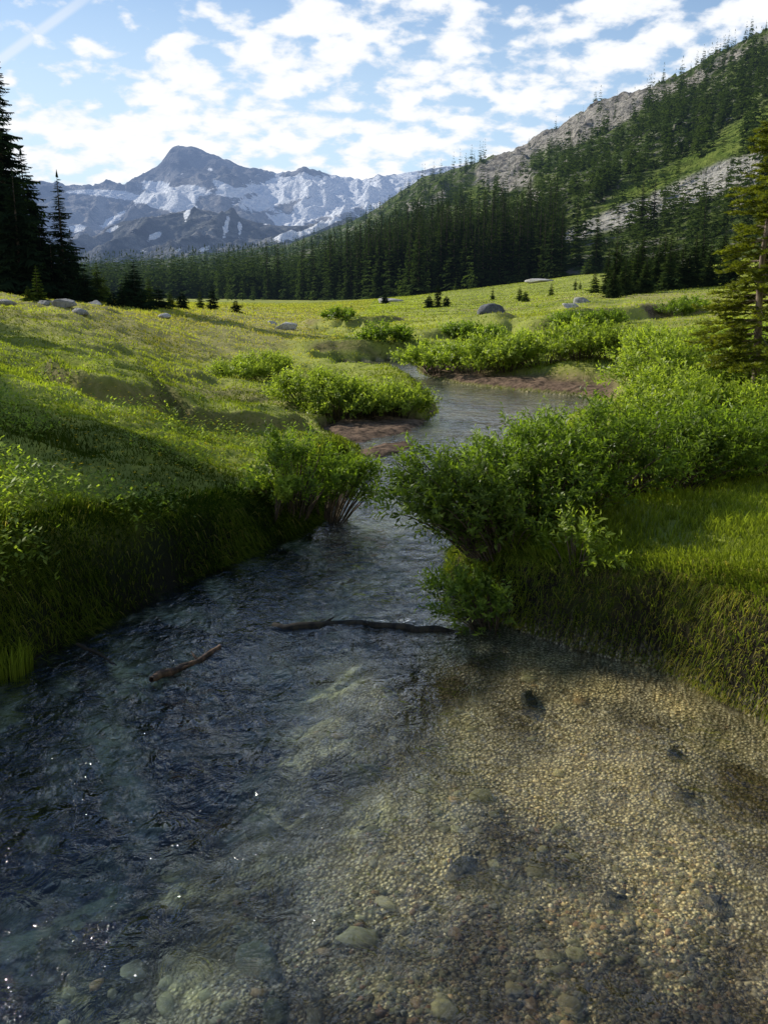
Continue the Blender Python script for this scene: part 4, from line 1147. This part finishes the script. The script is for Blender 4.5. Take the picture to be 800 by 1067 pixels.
# leafy herbs on the left bank
r = np.random.default_rng(66)
n = 5200
px = r.uniform(-60, 330, n); py = r.uniform(430, 625, n)
X, Y = at_z(px, py, .55)
z, d, so, rt, fc = terrain(X, Y)
k = (d > .15) & (vnoise(X * 1.4, Y * 1.4, 77) > .5) & (r.random(n) < .8)
X, Y, z = X[k], Y[k], z[k]; n = len(X); nl = 9
ti = np.repeat(np.arange(n), nl); N2 = n * nl
a = r.random(N2) * 6.283; hh = r.uniform(.03, .20, N2) * (1 + .2 * (py[k][ti] > 525) * (px[k][ti] < 200)) ; c = np.stack([X[ti] + r.normal(0, .04, N2), Y[ti] + r.normal(0, .04, N2), z[ti] + hh], -1)
ld = np.stack([np.cos(a), np.sin(a), r.uniform(-.1, .9, N2)], -1); ld /= np.linalg.norm(ld, axis=1)[:, None]
L = r.uniform(.03, .065, N2) * (1 + .1 * (px[k][ti] < 170)); sv = np.cross(ld, np.array([0, 0, 1.])); sv /= np.linalg.norm(sv, axis=1)[:, None] + 1e-6
V = np.stack([c, c + ld * (L * .5)[:, None] + sv * (L * .2)[:, None], c + ld * L[:, None], c + ld * (L * .5)[:, None] - sv * (L * .2)[:, None]], 1).reshape(-1, 3)
me = mk_mesh('undergrowth', V, np.arange(N2 * 4).reshape(-1, 4), M_willow_pale, False, {'tint': np.repeat(r.random(N2), 4)})
tag(link('undergrowth', me), 'leafy green herbs growing among the grass on the left bank', 'undergrowth', kind='stuff')

# yellow flowers
n = 420
px = r.uniform(60, 330, n); py = r.uniform(425, 520, n); X, Y = at_z(px, py, .75); z, d, so, rt, fc = terrain(X, Y)
k = (d > .3) & (vnoise(X * .8, Y * .8, 99) > .45); X, Y, z = X[k], Y[k], z[k]; n = len(X)
V = []; 
hh = r.uniform(.15, .3, n)
for j in range(5):
    a = j * 1.2566 + r.random(n); b = a + .9
    V.append(np.stack([np.stack([X, Y, z + hh], -1), np.stack([X + .014 * np.cos(a), Y + .014 * np.sin(a), z + hh + .006], -1), np.stack([X + .014 * np.cos(b), Y + .014 * np.sin(b), z + hh + .006], -1)], 1))
V = np.concatenate(V).reshape(-1, 3)
m = new('yellow_petals'); M_fl = m.finish(m.n('ShaderNodeBsdfDiffuse', {'Color': (.65, .48, .03, 1)}).outputs[0])
me = mk_mesh('wildflowers', V, np.arange(len(V)).reshape(-1, 3), M_fl)
tag(link('wildflowers', me), 'tiny yellow wildflowers dotted through the left bank grass', 'wildflowers', kind='stuff')

# ------------------------------------------------------------------ sky, sun
SUN_EL, SUN_AZ = R(31), R(-58)     # azimuth from +Y, negative to the left
sun_dir = np.array([math.sin(SUN_AZ) * math.cos(SUN_EL), math.cos(SUN_AZ) * math.cos(SUN_EL), math.sin(SUN_EL)])
w = bpy.data.worlds.new('World'); scene.world = w; w.use_nodes = True
wt = NT.__new__(NT); wt.t = w.node_tree; wt.t.nodes.clear(); wt.mat = w
wo = wt.t.nodes.new('ShaderNodeOutputWorld')
sky = wt.n('ShaderNodeTexSky', sky_type='NISHITA', sun_disc=False, sun_elevation=SUN_EL, sun_rotation=SUN_AZ, altitude=2300, air_density=1.0, dust_density=.6, ozone_density=1.6)
dirv = wt.n('ShaderNodeTexCoord').outputs['Generated']
sx = wt.n('ShaderNodeSeparateXYZ', {0: dirv})
zc = wt.math('MAXIMUM', sx.outputs[2], 0.0)
den = wt.math('ADD', zc, .33)
uvx = wt.math('DIVIDE', sx.outputs[0], den); uvy = wt.math('DIVIDE', sx.outputs[1], den)
uv = wt.n('ShaderNodeCombineXYZ', {0: uvx, 1: uvy, 2: 3.7}).outputs[0]
n1 = wt.noise(uv, 13.0, 8, .52, .1)
n2 = wt.noise(uv, 2.4, 3, .5)
low = wt.ramp(zc, .36, .10)
cov = wt.math('ADD', n1, wt.math('ADD', wt.math('MULTIPLY_ADD', n2, .35, -.175), wt.math('MULTIPLY', low, .10)))
tl_ = wt.math('MULTIPLY', wt.ramp(sx.outputs[0], -.17, -.32), wt.ramp(zc, .14, .20))
cov = wt.math('MULTIPLY_ADD', tl_, -.13, cov)
cl = wt.math('MULTIPLY', wt.ramp(cov, .455, .60), wt.ramp(zc, .64, .42))
# contrail
def wdir(px, py):
    a, b, c = ray(px, py); v = np.array([float(a), float(b), float(c)]); return v / np.linalg.norm(v)
nrm = np.cross(wdir(-10, 70), wdir(92, -4)); nrm /= np.linalg.norm(nrm)
ct = wt.n('ShaderNodeVectorMath', {0: dirv, 1: tuple(nrm)}, operation='DOT_PRODUCT').outputs['Value']
ct = wt.math('MULTIPLY', wt.ramp(wt.math('ABSOLUTE', ct), .006, .0015), wt.math('MULTIPLY', wt.ramp(sx.outputs[0], -.22, -.30), .5))
ct = wt.math('MULTIPLY', ct, wt.ramp(sx.outputs[1], .5, .8))
cl = wt.math('MAXIMUM', cl, ct)
skyc = wt.mixc(1.0, sky.outputs[0], (.145, .15, .15), 'MULTIPLY')
glow = wt.math('MULTIPLY', wt.ramp(zc, .34, .06), wt.ramp(sx.outputs[0], .45, -.30))
skyc = wt.mixc(wt.math('MULTIPLY', glow, .85), skyc, (.82, .96, 1.02))
skyc = wt.mixc(wt.math('MULTIPLY', wt.ramp(zc, .38, .12), .40), skyc, (.62, .82, 1.0))
cloudc = wt.mixc(wt.ramp(cov, .5, .8), (.92, .96, 1.02), (1.15, 1.15, 1.14))
final = wt.mixc(cl, skyc, cloudc)
bg = wt.n('ShaderNodeBackground', {'Color': final, 'Strength': 1.0})
wt.t.links.new(bg.outputs[0], wo.inputs['Surface'])

sl = bpy.data.lights.new('sun', 'SUN'); sl.energy = 5.0; sl.angle = R(.5); sl.color = (1, .95, .83)
so = bpy.data.objects.new('sun', sl); COL.objects.link(so)
from mathutils import Vector
so.rotation_euler = Vector((-sun_dir[0], -sun_dir[1], -sun_dir[2])).to_track_quat('-Z', 'Y').to_euler()
so.location = (-30, 20, 30)

# ------------------------------------------------------------------ camera
cam = bpy.data.cameras.new('camera'); co = bpy.data.objects.new('camera', cam); COL.objects.link(co)
co.location = (0, 0, H); co.rotation_euler = (R(90) - TH, 0, 0)
cam.sensor_fit = 'VERTICAL'; cam.sensor_height = 36.0; cam.sensor_width = 27.0
cam.lens = 36.0 * FP / 1067.0; cam.clip_start = .05; cam.clip_end = 20000
scene.camera = co

scene.view_settings.view_transform = 'Standard'; scene.view_settings.look = 'None'; scene.view_settings.exposure = 0
scene.cycles.use_denoising = True
scene.cycles.use_adaptive_sampling = True; scene.cycles.adaptive_threshold = .02
scene.cycles.max_bounces = 5; scene.cycles.diffuse_bounces = 2; scene.cycles.glossy_bounces = 3; scene.cycles.transmission_bounces = 4; scene.cycles.transparent_max_bounces = 8
scene.cycles.caustics_reflective = False; scene.cycles.caustics_refractive = False
